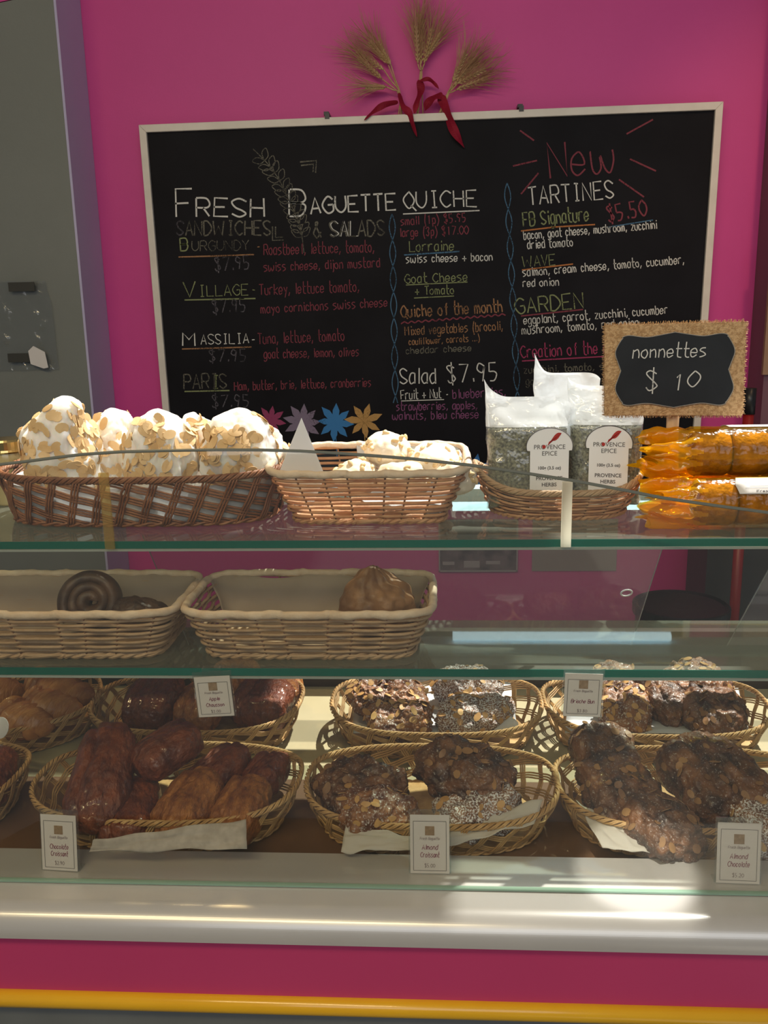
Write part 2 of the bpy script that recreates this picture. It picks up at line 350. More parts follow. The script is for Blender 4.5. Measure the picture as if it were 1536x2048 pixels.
# the ceiling is unseen, its notched outline shaped to cut the sun into patches
struct('ceiling', MB().prism_z([(XL, -3), (XRt, -3), (XRt, 2.0), (1.30, 1.86), (1.08, 1.86), (1.08, 1.72), (0.78, 1.72), (0.78, 1.86), (-0.1, 1.86), (-0.1, 2.12), (0.46, 2.12), (0.46, 2.95), (XL, 2.95)], 3.0, 3.06), CEILM)

# ------------------------------------------------------------------ display case
ZD, ZS, ZM, ZT = 0.785, 0.814, 1.055, 1.206   # deck floor, front sill, middle shelf, top shelf (upper faces)
X0, X1 = -1.15, 0.95
case = thing('display_case', 'long glass fronted bakery display case with pink base and white ledge', 'display case', (0, 0.9, 0))
def cb(x0, x1, y0, y1, z0, z1): return MB().box(x0, x1, y0-0.9, y1-0.9, z0, z1)
obj('pink_panel', cb(X0, X1, 0.898, 1.56, 0.685, 0.779), PANEL_PINK, case)
obj('base_panel', cb(X0, X1, 0.900, 1.56, 0.0, 0.685), KICK, case)
yt = MB()
yt.tube([(x, -0.004, 0.689) for x in (X0, X1)], 0.011, 14)
obj('yellow_trim', yt, YELLOW, case, smooth=True)
prof = [(0.16, 0.779), (-0.0125, 0.779)]+[(0.018-0.0305*cos(a), 0.782+0.0305*sin(a)) for a in np.linspace(0, pi/2, 26)]+[(0.046, 0.8133), (0.047, 0.8140), (0.115, 0.8140), (0.116, 0.80), (0.16, 0.785)]
obj('white_ledge', MB().prism_x(prof, X0, X1), LEDGE, case)
obj('deck_floor', cb(X0, X1, 1.017, 1.60, 0.780, ZD), DECK, case)
obj('rear_rail', cb(X0, X1, 1.60, 1.62, 0.70, 0.90), DKBROWN, case)
def shelf(name, y0, y1, z):
    t = 0.011
    m = MB().box(X0, X1, y0-0.9+0.001, y1-0.9, z-t, z)
    m.m[0] = 1
    o = obj(name, m, [SHELF, SHELFB], case)
    e = MB().box(X0, X1, y0-0.9, y0-0.9+0.0009, z-t+0.0005, z-0.0005)
    obj('green_edge', e, EDGE, o)
    a = MB().box(X0, X1, y0-0.9-0.0012, y0-0.9+0.002, z-t-0.003, z-t)
    obj('edge_strip', a, EDGELINE, o)
    return o
shelf('top_shelf', 1.122, 1.452, ZT)
shelf('middle_shelf', 1.052, 1.232, ZM)
# slanted front pane with a bowed top edge
def pane_y(z): return 0.947+(z-0.8145)*0.17
top = [(-260, 968), (-120, 948), (0, 930.6), (51, 924.7), (110, 917), (164, 910.5), (240, 905.5), (328, 903), (430, 901.5), (528, 902), (600, 904), (679, 908.5), (750, 913.5),
       (825, 919.5), (939, 932), (1040, 946.5), (1140, 962), (1253, 983), (1321, 997), (1430, 1013), (1536, 1027), (1700, 1050), (1900, 1075)]
tp = []
for p in top:
    y = 1.02
    for _ in range(6): y = pane_y(at(p[0], p[1], Y=y)[2])
    q = at(p[0], p[1], Y=y); tp.append((q[0], q[2]))
pm = MB(); n = len(tp)
vv = [(x, pane_y(z)-0.9+o, z) for o in (0, 0.004) for x, z in tp]+[(x, pane_y(0.8142)-0.9+o, 0.8142) for o in (0, 0.004) for x, z in tp]
pm.add(vv, [(i, i+1, 2*n+i+1, 2*n+i) for i in range(n-1)]+[(n+i, 3*n+i, 3*n+i+1, n+i+1) for i in range(n-1)]+[(i, n+i, n+i+1, i+1) for i in range(n-1)])
pane = obj('front_pane', pm, PANE, case)
em = MB(); em.tube([(x, pane_y(z)-0.9+0.002, z+0.0008) for x, z in tp], 0.0019, 6)
obj('pane_edge', em, mat('pane_edge_dark', (0.16, 0.17, 0.15), rough=0.2), pane)
bm_ = MB().box(X0, X1, 0.0445, 0.0505, 0.8142, 0.8165)
obj('pane_seal', bm_, mat('seal_green', (0.22, 0.34, 0.26), rough=0.3), pane)
for px in (218, 1132):
    q = at(px, 1070, Y=1.116); h = 1.30 if px < 500 else 1.283
    m_ = MB().box(q[0]-0.0065, q[0]+0.0065, 0.2135, 0.2185, ZT-0.009, h)
    r = obj('shelf_support', m_, GOLDROD if px < 500 else ROD, case, bevel=0.001)
# light tube and its housing under the rear of the top shelf
obj('light_housing', MB().box(-0.95, 0.80, 0.562, 0.60, 1.182, 1.205), HOUSING, case, bevel=0.002)
lt = MB(); lt.tube([(x, 0.575, 1.172) for x in (0.028, 0.405)], 0.008, 12)
obj('light_tube', lt, TUBE, case, smooth=True)
# rear doors
def door(pts, y):
    q = [at(px, py, Y=y) for px, py in pts]
    return MB().prism([(p[0], p[2]) for p in q], y-0.9, y-0.9+0.004)
for k, pts in enumerate(([(285, 1070), (1333, 1070), (1262, 1290), (378, 1290)], [(1575, 1070), (2100, 1070), (2050, 1290), (1455, 1290)])):
    d = obj('rear_door', door(pts, 1.50+0.012*k), DOORG, case)
    for a, b in ((0, 3), (1, 2)):
        d_e = MB()
        pa, pb = at(*pts[a], Y=1.502+0.012*k), at(*pts[b], Y=1.502+0.012*k)
        d_e.tube([pa-np.array([0, .9, 0]), pb-np.array([0, .9, 0])], 0.0009, 5)
        obj('door_edge', d_e, EDGELINE, d)
    if k == 0:
        c = at(1253, 1186, Y=1.498)
        rg = MB(); rg.tube([(c[0]+0.0095*cos(t), c[1]-0.9, c[2]+0.0055*sin(t)+0.0012*cos(t)) for t in np.linspace(0, 2*pi, 25)[:-1]], 0.0016, 6, closed=True, ref=(0, 1, 0))
        obj('finger_hole', rg, mat('hole_rim', (0.7, 0.7, 0.7), rough=0.1, coat=1), d, smooth=True)

# ------------------------------------------------------------------ stroke lettering
G = {'A': '02 28 42/14 34', 'B': '02 08/~08 38 46 35 05/~05 35 44 32 02', 'C': '~47 28 06 04 22 43', 'D': '02 08/~08 28 46 44 22 02', 'E': '48 08 02 42/05 35',
 'F': '48 08 02/05 35', 'G': '~47 28 06 04 22 43 45/45 25', 'H': '02 08/42 48/05 45', 'I': '22 28/18 38/12 32', 'J': '~38 33 22 03', 'K': '02 08/48 05 42', 'L': '08 02 42',
 'M': '02 08 25 48 42', 'N': '02 08 42 48', 'O': '~28 06 04 22 44 46 28', 'P': '02 08/~08 38 46 35 05', 'Q': '~28 06 04 22 44 46 28/33 51', 'R': '02 08/~08 38 46 35 05/25 42',
 'S': '~47 28 07 15 34 43 22 03', 'T': '28 22/08 48', 'U': '~08 04 22 44 48', 'V': '08 22 48', 'W': '08 12 36 52 68', 'X': '08 42/02 48', 'Y': '08 25 48/25 22', 'Z': '08 48 02 42',
 'a': '~36 16 04 12 33/36 32', 'b': '08 02/~05 26 34 22 02', 'c': '~35 16 04 12 33', 'd': '~36 16 04 12 33/38 32', 'e': '~04 34 26 05 03 12 33', 'f': '~38 27 22/16 36',
 'g': '~36 16 04 12 33/~36 31 10 01', 'h': '08 02/~05 26 34 32', 'i': '12 16/17 18', 'j': '~16 11 00/17 18', 'k': '08 02/36 04 32', 'l': '18 12', 'm': '06 02/~05 16 24 22/~25 36 44 42',
 'n': '06 02/~05 26 34 32', 'o': '~26 05 03 22 34 26', 'p': '06 00/~05 26 34 22 03', 'q': '~36 16 04 12 33/36 30', 'r': '06 02/~04 16 36', 's': '~36 16 05 24 33 12 02', 't': '~19 13 22 32/06 36',
 'u': '~06 03 12 22 33/36 32', 'v': '06 12 36', 'w': '~06 03 12 23 25/~25 33 42 54 56', 'x': '06 32/02 36', 'y': '06 23/36 10', 'z': '06 36 02 32',
 '0': '~28 06 04 22 44 46 28', '1': '17 28 22', '2': '~07 28 37 35 02/02 42', '3': '~07 28 37 25 34 22 03', '4': '38 04 44/38 32', '5': '38 08 05/~05 25 34 22 02', '7': '08 48 12',
 '8': '~28 07 34 22 03 37 28', '9': '~37 18 06 25 37/37 22', '$': '~37 18 07 34 33 12 03/29 21', '&': '~42 17 28 27 04 12 22 44', '+': '04 44/22 26', ',': '13 01', '.': '12 13', '-': '14 34',
 '(': '~29 14 20', ')': '~09 24 00', "'": '18 17'}
NARROW = {'i': 2.2, 'l': 2.2, 'j': 2.2, ',': 2.2, '.': 2.2, ' ': 3.0, "'": 2, '(': 3, ')': 3, 'I': 4.2, 'm': 5.4, 'w': 6.2, 'M': 5.6, 'W': 7.2, 'f': 4, 't': 3.8}
def smooth_pts(P, k=4):
    P = np.array(P, float); n = len(P); out = []
    for i in range(n-1):
        p0, p1, p2, p3 = P[max(i-1, 0)], P[i], P[i+1], P[min(i+2, n-1)]
        for t in np.linspace(0, 1, k, endpoint=False):
            out.append(0.5*(2*p1+(p2-p0)*t+(2*p0-5*p1+4*p2-p3)*t*t+(3*p1-p0-3*p2+p3)*t**3))
    out.append(P[-1]); return np.array(out)
rng = random.Random(5)
def strokes(text, wob=0.25, slant=0.0):
    """polylines, baseline at 0, cap height 1; and the total width"""
    x = 0; out = []
    for ch in text:
        if ch != ' ':
            for s in G[ch].split('/'):
                sm = s[0] == '~'; pts = [(int(a[0]), int(a[1])-2) for a in s.lstrip('~').split()]
                pts = [(px+rng.uniform(-wob, wob)*0.6, py+rng.uniform(-wob, wob)*0.6) for px, py in pts]
                P = smooth_pts(pts) if sm and len(pts) > 2 else np.array(pts, float)
                P = P.copy(); P[:, 0] += x+slant*P[:, 1]; out.append(P/6.0)
        x += NARROW.get(ch, 4.6 if not ch.islower() else 4.3)+(0.6 if not ch.islower() else 0.2)
    return out, (x-1.2)/6.0
def write(mb, text, x0, y0, x1, y1, cap, width, mapper, normal, wob=0.25, slant=0.0):
    """lettering from (x0,y0) to (x1,y1), y downwards; mapper takes it to the surface"""
    st, wd = strokes(text, wob, slant)
    d = np.array([x1-x0, y1-y0])/wd; ln = np.linalg.norm(d); up = np.array([d[1], -d[0]])/ln*cap
    for P in st:
        q = [(x0+d[0]*p[0]+up[0]*p[1], y0+d[1]*p[0]+up[1]*p[1]) for p in P]
        mb.ribbon([mapper(*a) for a in q], width, normal)

# ------------------------------------------------------------------ chalkboard
YB = YW-0.030        # face of the board
tl, tr, bl_, br_ = [at(*p, Y=YB) for p in ((279.3, 251), (1445, 204.4), (341, 990), (1391, 976))]
cboard = thing('chalkboard_menu', 'large black chalkboard menu in a pale frame on pink wall', 'chalkboard', ((tl[0]+tr[0])/2, YB, bl_[2]))
BO = np.array(cboard.location)
def corner(i): return [(tl, tr, br_, bl_)[i][0]-BO[0], (tl, tr, br_, bl_)[i][2]-BO[2]]
out4 = [np.array(corner(i)) for i in range(4)]; cen = sum(out4)/4
fw = 0.019
in4 = [p+np.array([fw if p[0] < cen[0] else -fw, fw if p[1] < cen[1] else -fw]) for p in out4]
obj('board_panel', MB().prism([tuple(p) for p in in4], 0.0, 0.018), BOARD, cboard)
fm = MB()
for i in range(4):
    j = (i+1) % 4
    fm.prism([tuple(out4[i]), tuple(out4[j]), tuple(in4[j]), tuple(in4[i])], -0.010, 0.020)
obj('frame', fm, ALU, cboard, bevel=0.0015)
for px, py in ((655, 233), (1042, 218)):
    q = at(px, py, Y=YB)-BO
    m_ = MB().box(q[0]-0.006, q[0]+0.006, -0.012, 0.028, q[2]-0.008, q[2]+0.006); m_.box(q[0]-0.009, q[0]+0.004, -0.006, 0.028, q[2]+0.003, q[2]+0.011)
    obj('hanging_clip', m_, DARKM, cboard)
def onboard(px, py): return at(px, py, Y=YB-0.0006)-BO
NB = (0, -1, 0)
CH = {'w': chalk('white_chalk', (0.66, 0.65, 0.62), 0.82), 'd': chalk('grey_chalk', (0.13, 0.12, 0.14), 0.62), 'r': chalk('red_chalk', (0.23, 0.055, 0.075), 0.82), 'g': chalk('green_chalk', (0.25, 0.28, 0.14), 0.76),
      'o': chalk('orange_chalk', (0.50, 0.19, 0.07), 0.75), 'b': chalk('blue_chalk', (0.08, 0.17, 0.28), 0.66), 'p': chalk('pink_chalk', (0.34, 0.05, 0.12), 0.78), 'v': chalk('purple_chalk', (0.26, 0.09, 0.20), 0.78),
      'n': chalk('brown_chalk', (0.36, 0.19, 0.10), 0.66), 'k': chalk('faint_chalk', (0.17, 0.16, 0.13), 0.62)}
def T(c, text, x0, y0, x1, y1, cap, wd=0.0030):
    m_ = MB(); write(m_, text, x0, y0, x1, y1, cap, wd if cap > 22 else min(wd, .0024), onboard, NB); obj('chalk_lettering', m_, CH[c], cboard)
def Ln(c, pts, wd=0.0036, sm=False, name='chalk_line', into=None):
    P = smooth_pts(pts, 5) if sm else np.array(pts, float)
    m_ = MB() if into is None else into; m_.ribbon([onboard(*p) for p in P], wd, NB)
    if into is None: obj(name, m_, CH[c], cboard)
B_ = 0.0046
T('w', 'F', 352, 435, 385, 434, 56, B_); T('w', 'RESH', 392, 433, 528, 434, 37, B_); T('w', 'B', 579, 432, 611, 432, 52, B_); T('w', 'AGUETTE', 622, 428, 792, 420, 33, B_)
T('d', 'S', 352, 470, 366, 471, 28, .004); T('k', 'ANDWICHES', 371, 471, 541, 470, 29, .004); T('k', '& SALADS', 628, 475, 769, 471, 31, .004); T('w', 'SAL', 662, 473, 716, 472, 30, .0026)
Ln('k', [(600, 324), (633, 321), (631, 346)]); Ln('k', [(602, 331), (627, 328), (626, 344)]); Ln('k', [(545, 453), (545, 481), (568, 480)]); Ln('k', [(551, 453), (551, 475), (566, 474)])
T('g', 'B', 361, 501, 376, 500, 24, .0036); T('k', 'URGUNDY', 384, 502, 498, 500, 20, .0036); T('n', '-', 512, 499, 522, 499, 16, .004); Ln('n', [(357, 514), (430, 512), (508, 509)])
T('d', '$7.95', 431, 542, 501, 537, 26); T('r', 'Roastbeef, lettuce, tomato,', 528, 510, 749, 504, 21); T('r', 'swiss cheese, dijon mustard', 528, 543, 760, 534, 18)
T('g', 'V', 367, 595, 391, 594, 32, .0036); T('g', 'ILLAGE', 398, 593, 497, 590, 22, .0036); T('g', '-', 502, 586, 512, 586, 18); Ln('g', [(369, 600), (511, 597)])
T('d', '$7.95', 426, 627, 493, 622, 26); T('r', 'Turkey, lettuce tomato,', 519, 590, 719, 583, 21); T('r', 'mayo cornichons swiss cheese', 522, 627, 775, 613, 18)
T('w', 'M', 366, 692, 395, 692, 26, .0038); T('w', 'ASSILIA-', 402, 689, 512, 686, 20, .0038); Ln('n', [(364, 698), (503, 694)])
T('d', '$7.95', 419, 724, 494, 722, 24); T('r', 'Tuna, lettuce, tomato', 516, 688, 689, 681, 21); T('r', 'goat cheese, lemon, olives', 528, 717, 718, 712, 18)
T('k', 'PARIS', 368, 778, 453, 776, 29, .0036); T('g', 'I', 424, 777, 438, 777, 26, .003); Ln('g', [(369, 783), (459, 781)])
T('r', 'Ham, butter, brie, lettuce, cranberries', 469, 781, 742, 773, 17); T('d', '$7.95', 425, 815, 500, 813, 24)
# middle column
T('w', 'QUICHE', 808, 417, 953, 413, 33, .0036); Ln('w', [(806, 428), (959, 421)], .003); T('r', 'small (1p) $5.95', 802, 451, 933, 443, 17); T('r', 'large (3p) $17.00', 800, 474, 937, 468, 17)
T('g', 'Lorraine', 819, 503, 908, 501, 20); Ln('b', [(808, 510), (919, 503)]); T('w', 'swiss cheese + bacon', 812, 526, 985, 521, 16, .0024)
T('g', 'Goat Cheese', 810, 567, 935, 562, 18); Ln('g', [(812, 570), (935, 564)], .0026); T('g', '+ Tomato', 830, 590, 908, 588, 17); Ln('g', [(828, 596), (908, 592)], .0026)
T('n', 'Quiche of the month', 803, 635, 1005, 624, 24, .0034); Ln('r', [(802+209*i/30, 646-17*i/30+1.8*(-1)**i) for i in range(31)], .0034, True)
T('n', 'Mixed vegetables (brocoli,', 810, 671, 1006, 660, 18, .0024); T('n', 'cauliflower, carrots ...)', 818, 690, 960, 682, 13, .0022); T('k', 'cheddar cheese', 812, 708, 943, 702, 13, .0024)
T('w', 'Salad', 800, 768, 872, 767, 31, .0034); T('w', '$7.95', 896, 766, 998, 760, 35, .0034)
T('w', 'Fruit + Nut -', 802, 799, 898, 795, 18, .0026); Ln('w', [(802, 802), (888, 799)], .0024); T('v', 'blueberries,', 906, 797, 1012, 792, 18); T('v', 'strawberries, apples,', 793, 821, 955, 818, 16); T('v', 'walnuts, bleu cheese', 785, 840, 957, 836, 16)
# right column
T('r', 'New', 1100, 357, 1231, 345, 70, .0042)
for a in (((1040, 261), (1068, 281)), ((1026, 332), (1074, 321)), ((1042, 388), (1077, 346)), ((1253, 268), (1306, 239)), ((1260, 318), (1312, 342)), ((1238, 359), (1288, 394))): Ln('r', a, .0040)
T('w', 'TARTINES', 1058, 410, 1228, 396, 35, .0036); T('g', 'FB Signature', 1047, 453, 1178, 441, 27, .0034); Ln('o', [(1042, 462), (1110, 454), (1190, 449)], .0036)
T('r', '$5.50', 1218, 444, 1295, 430, 32, .0040); Ln('b', [(1212, 455), (1306, 440)], .003)
T('w', 'bacon, goat cheese, mushroom, zucchini', 1048, 479, 1314, 457, 17, .0026); T('w', 'dried tomato', 1055, 498, 1146, 492, 17, .0026)
T('g', 'WAVE', 1046, 535, 1111, 530, 22, .0032); Ln('o', [(1044, 540), (1146, 528)], .0034); T('w', 'salmon, cream cheese, tomato, cucumber,', 1046, 553, 1369, 527, 17, .0026); T('w', 'red onion', 1046, 574, 1118, 571, 16, .0026)
T('g', 'GARDEN', 1032, 628, 1167, 616, 31, .0036); Ln('r', [(1042, 632), (1166, 619)], .0036); T('w', 'eggplant, carrot, zucchini, cucumber', 1048, 649, 1336, 627, 17, .0026); T('w', 'mushroom, tomato, red onion', 1044, 669, 1278, 652, 17, .0026)
T('p', 'Creation of the month', 1042, 716, 1262, 704, 24, .0030); Ln('p', [(1044, 722), (1262, 710)], .0034); T('k', 'zucchini, tomato, salad', 1048, 747, 1240, 738, 14, .0026); T('k', 'goat cheese', 1052, 770, 1150, 766, 15, .0026)
# drawings
for (xa, ya, xb, yb) in ((784, 428, 791, 806), (1014, 366, 1036, 812)):
    vm = MB()
    for sg in (1, -1):
        Ln('b', [(xa+(xb-xa)*t+sg*6*sin(2*pi*t*(yb-ya)/104), ya+(yb-ya)*t) for t in np.linspace(0, 1, 90)], .0026, into=vm)
    obj('braid_drawing', vm, CH['b'], cboard)
stem = smooth_pts([(608, 506), (604, 474), (598, 446), (586, 418), (573, 390), (556, 356), (534, 326), (506, 298)], 6)
wd_m = MB(); Ln('k', stem, .0026, into=wd_m)
for k in range(13):
    p = stem[6+int(k*2.6)]; q = stem[min(8+int(k*2.6), len(stem)-1)]; d = (q-p)/np.linalg.norm(q-p); nrm = np.array([-d[1], d[0]])
    for sg in (1, -1):
        Ln('k', smooth_pts([p, p+d*2+nrm*sg*12, p+d*16+nrm*sg*19, p+d*15+nrm*sg*7, p+d*2]), .0022, into=wd_m)
obj('wheat_drawing', wd_m, CH['k'], cboard)
for (fx, fy, fr, col, np_, ang) in ((541, 841, 31, (0.32, 0.06, 0.14), 8, .2), (606, 846, 38, (0.24, 0.19, 0.27), 9, .1), (670, 845, 38, (0.06, 0.22, 0.50), 8, .1), (728, 842, 38, (0.52, 0.30, 0.11), 7, .32), (948, 945, 40, (0.06, 0.20, 0.50), 8, .2), (494, 846, 28, (0.28, 0.26, 0.08), 8, .1)):
    fl = MB(); c_ = onboard(fx, fy); px2 = np.linalg.norm(onboard(fx+1, fy)-c_)
    for k in range(np_):
        a = 2*pi*k/np_+ang; L_ = fr*px2*(0.9+0.2*rng.random()); d = np.array([sin(a), 0, cos(a)]); s_ = np.array([cos(a), 0, -sin(a)])
        pts = [c_, c_+d*L_*.35+s_*L_*.17, c_+d*L_*.62+s_*L_*.19, c_+d*L_, c_+d*L_*.62-s_*L_*.16, c_+d*L_*.35-s_*L_*.15]
        fl.add([p+np.array([0, -0.0001*k, 0]) for p in pts], [tuple(range(6))])
    fl.ribbon([c_+np.array([0, 0, -.3*fr*px2]), c_+np.array([0.003, 0, -1.9*fr*px2])], .0024, NB)
    obj('flower_drawing', fl, chalk('flower_chalk', col, 0.85), cboard)

# ------------------------------------------------------------------ dried wheat with ribbons above the board
def wheat(label, base, tie, heads, awn_len, ribbons, seed):
    r_ = random.Random(seed); Yw = YW-0.028
    b = at(*base, Y=Yw); o = thing('wheat_bundle', label, 'dried wheat', b, group='dried wheat bundles above the board')
    L_ = lambda px, py, dy=0: at(px, py, Y=Yw+dy)-b
    st, ear, aw = MB(), MB(), MB(); tpt = L_(*tie)
    for k, (hx, hy, tx, ty) in enumerate(heads):       # ear from (hx,hy) to its tip (tx,ty)
        h, t_ = L_(hx, hy, -0.012*r_.random()), L_(tx, ty, -0.02*r_.random())
        st.tube(smooth_pts([np.array([r_.uniform(-.012, .012), r_.uniform(-.004, .006), -0.004]), tpt+np.array([r_.uniform(-.004, .004), 0, 0]), (tpt+h)/2+np.array([0, -.004, 0]), h]), 0.0016, 5)
        ax = t_-h; ln = np.linalg.norm(ax); ax /= ln; sd = np.cross(ax, [0, 1, 0]); ns = 8
        for i in range(ns):
            for s_ in (-1, 1, 0):
                c_ = h+ax*ln*(i+.5*abs(s_))/ns; di = ax*0.9+sd*0.45*s_+np.array([0, -.5 if s_ == 0 else 0, 0])
                ear.tube([c_, c_+di*.006, c_+di*.012], [0.0012, .0032, .0006], 5)
                for _ in range(2):
                    e = c_+di*.012; dd = ax+sd*(0.28*s_+r_.gauss(0, .10))+np.array([0, r_.uniform(-.14, .04), 0]); q = awn_len*(0.7+.5*r_.random())
                    aw.tube([e, e+dd*q*.5, e+dd*q+sd*.01*s_], [.0006, .0005, .0002], 3)
    obj('stalks', st, STRAW, o, smooth=True); obj('ears', ear, STRAW, o, smooth=True); obj('awns', aw, AWN, o)
    for pts, wd in ribbons:
        P = smooth_pts([L_(px, py, -0.014-0.006*(i % 2)) for i, (px, py) in enumerate(pts)], 6); n_ = len(P); q_ = np.linspace(0, 1, n_)
        Tn = np.gradient(P, axis=0); Tn /= np.linalg.norm(Tn, axis=1)[:, None]
        A_ = np.cross(Tn, [0, -1, 0]); A_ /= np.linalg.norm(A_, axis=1)[:, None]
        tw = .9*np.sin(q_*5.0+seed)[:, None]; A_ = A_*np.cos(tw)+np.array([0, -1, 0])*np.sin(tw)
        hw = (wd*np.interp(q_, [0, .08, .45, .8, 1], [.5, 1.2, 1.35, 1.0, .0])/2)[:, None]
        m_ = MB().add(np.concatenate([P+A_*hw, P+np.array([0, -.0012, 0]), P-A_*hw]), [(i, i+1, n_+i+1, n_+i) for i in range(n_-1)]+[(n_+i, n_+i+1, 2*n_+i+1, 2*n_+i) for i in range(n_-1)])
        obj('ribbon', m_, RIBBON, o, solid=0.0003)
wheat('dried wheat bundle with red ribbon fanning to the left, over the board', (806, 226), (799, 187), [(776, 128, 742, 86), (768, 140, 716, 104), (764, 158, 720, 118), (773, 174, 735, 174), (782, 130, 757, 88)], 0.075,
      [([(798, 186), (806, 212), (818, 226), (826, 250), (834, 274)], .014), ([(796, 204), (768, 210), (744, 226), (728, 241)], .012)], 1)
wheat('dried wheat bundle with red ribbon standing upright, middle of the three', (842, 226), (842, 150), [(836, 128, 832, 55), (842, 130, 846, 40), (848, 128, 864, 62), (854, 112, 880, 70), (840, 118, 838, 30)], 0.075,
      [([(838, 160), (842, 180), (834, 204), (828, 228)], .016), ([(840, 162), (856, 158), (868, 166), (878, 178)], .008)], 2)
wheat('dried wheat bundle with red ribbon fanning to the right, over the board', (886, 222), (896, 190), [(908, 172, 944, 118), (914, 168, 968, 140), (912, 180, 972, 156), (905, 165, 930, 110), (912, 160, 955, 125)], 0.07,
      [([(880, 190), (892, 218), (902, 248), (914, 272), (929, 296)], .020), ([(886, 192), (870, 194), (856, 206), (850, 222)], .018)], 3)

# ------------------------------------------------------------------ on the grey wall, and behind the case
sl = at(50, 640, Y=yc-0.003)
sleeve = thing('plastic_sleeve', 'crumpled clear plastic sleeve taped on the grey wall', 'document sleeve', sl)
o4 = [at(*p, Y=yc-0.003)-sl for p in ((-60, 562), (92, 562), (103, 590), (119, 738), (-60, 742))]
def slv(u, v):
    a = np.array(o4[4])*(1-u)+np.array(o4[3])*u; b = np.array(o4[0])*(1-u)+np.array(o4[1 if v > .9 else 2])*u
    p = a*(1-v)+b*v; return (p[0], -0.004-0.010*abs(noise.noise(Vector((p[0]*30, 3, p[2]*30)))), p[2])
obj('sheet', MB().grid(slv, 24, 24), SLEEVE, sleeve, smooth=True)
for a, b in (((16, 565), (70, 582)), ((15, 707), (60, 724))):
    p, q = at(*a, Y=yc-0.020)-sl, at(*b, Y=yc-0.020)-sl
    obj('tape_strip', MB().box(p[0], q[0], -0.018, -0.016, q[2], p[2]), TAPE, sleeve)
obj('paper_slip', MB().prism([tuple((at(*p, Y=yc-0.022)-sl)[[0, 2]]) for p in ((67, 692), (90, 704), (97, 735), (88, 737), (62, 728), (57, 702))], -0.021, -0.019), CARD, sleeve)

cbx = at(1412, 1150, Y=2.2)[0]
cab = thing('back_cabinet', 'dark low cabinet standing against the back wall', 'cabinet', (cbx+.25, 2.2, 0))
obj('body', MB().box(-.25, .5, 0, .17, 0, 0.99), CABIN, cab); obj('cabinet_top', MB().box(-.255, .505, -.01, .172, .99, 1.01), CABIN, cab)
q = at(1450, 1200, Y=2.19); 
pole = at(1499, 800, Y=2.13)
br = thing('broom', 'red broom handle with black grip leaning beside the back cabinet', 'broom', (pole[0], 2.13, 0))
m_ = MB(); m_.tube([(0, 0, .05), (0, 0, at(1499, 828, Y=2.13)[2])], 0.0125, 12); obj('handle', m_, REDP, br, smooth=True)
m_ = MB(); m_.tube([(0, 0, at(1499, 828, Y=2.13)[2]), (0, 0, at(1499, 776, Y=2.13)[2])], 0.0145, 12); obj('grip', m_, BLACKP, br, smooth=True)
m_ = MB(); m_.box(-.12, .12, -.02, .02, 0.03, .09); obj('broom_head', m_, REDP, br); m_ = MB(); m_.box(-.115, .115, -.018, .018, 0, .03); obj('bristles', m_, BLACKP, br)
q = at(1362, 1207, Y=1.86)
rb = thing('round_bin', 'black round lidded bin standing behind the display case', 'bin', (q[0], 1.86, 0))
m_ = MB(); m_.lathe([(.085, 0), (.09, .01), (.095, q[2]-.02)]); obj('bin_body', m_, BLACKP, rb, smooth=False)
m_ = MB(); m_.lathe([(.100, q[2]-.024), (.102, q[2]-.02), (.102, q[2]-.002), (.098, q[2]), (.09, q[2]-.004), (.02, q[2]-.006)]); obj('bin_lid', m_, BLACKP, rb)
# reflections in the glass, built as flat panels on the wall
p, q = at(877, 1040, Y=YW-.01), at(1035, 1143, Y=YW-.01)
pic = thing('framed_reflection', 'dark framed reflection in the glass, built as a panel low on the pink wall', 'reflected_picture', (p[0], YW, q[2]))
wd_, ht_ = q[0]-p[0], p[2]-q[2]
obj('print', MB().box(.004, wd_-.004, -.008, -.002, .004, ht_-.004), REFL_DARK, pic)
m_ = MB().box(0, wd_, -.012, -.002, 0, .004); m_.box(0, wd_, -.012, -.002, ht_-.004, ht_); m_.box(0, .004, -.012, -.002, 0, ht_); m_.box(wd_-.004, wd_, -.012, -.002, 0, ht_)
obj('reflection_border', m_, REFL_PALE, pic)
for a, b, c_, d in ((.05, .2, .02, .03), (.32, .52, .012, .032), (.6, .78, .022, .032)): obj('pale_block', MB().box(a*wd_, b*wd_, -.0095, -.008, c_, d), REFL_PALE, pic)
p, q = at(1066, 1040, Y=YW-.01), at(1233, 1143, Y=YW-.01)
tag(obj('grey_reflection_panel', MB().box(0, q[0]-p[0], -.004, -.001, 0, p[2]-q[2]), REFL_GREY, loc=(p[0], YW, q[2])), 'plain grey reflection in the glass, built as a panel beside the framed one', 'reflected_patch')
p = at(1530, 480, Y=2.36); q = at(1527, 750, Y=2.36)
tag(obj('hanging_board', MB().box(0, .2, -.012, 0, 0, p[2]-q[2]), BROWNB, loc=(q[0], 2.378, q[2])), 'brown board on the mauve wall at the edge, beside the chalkboard', 'board')

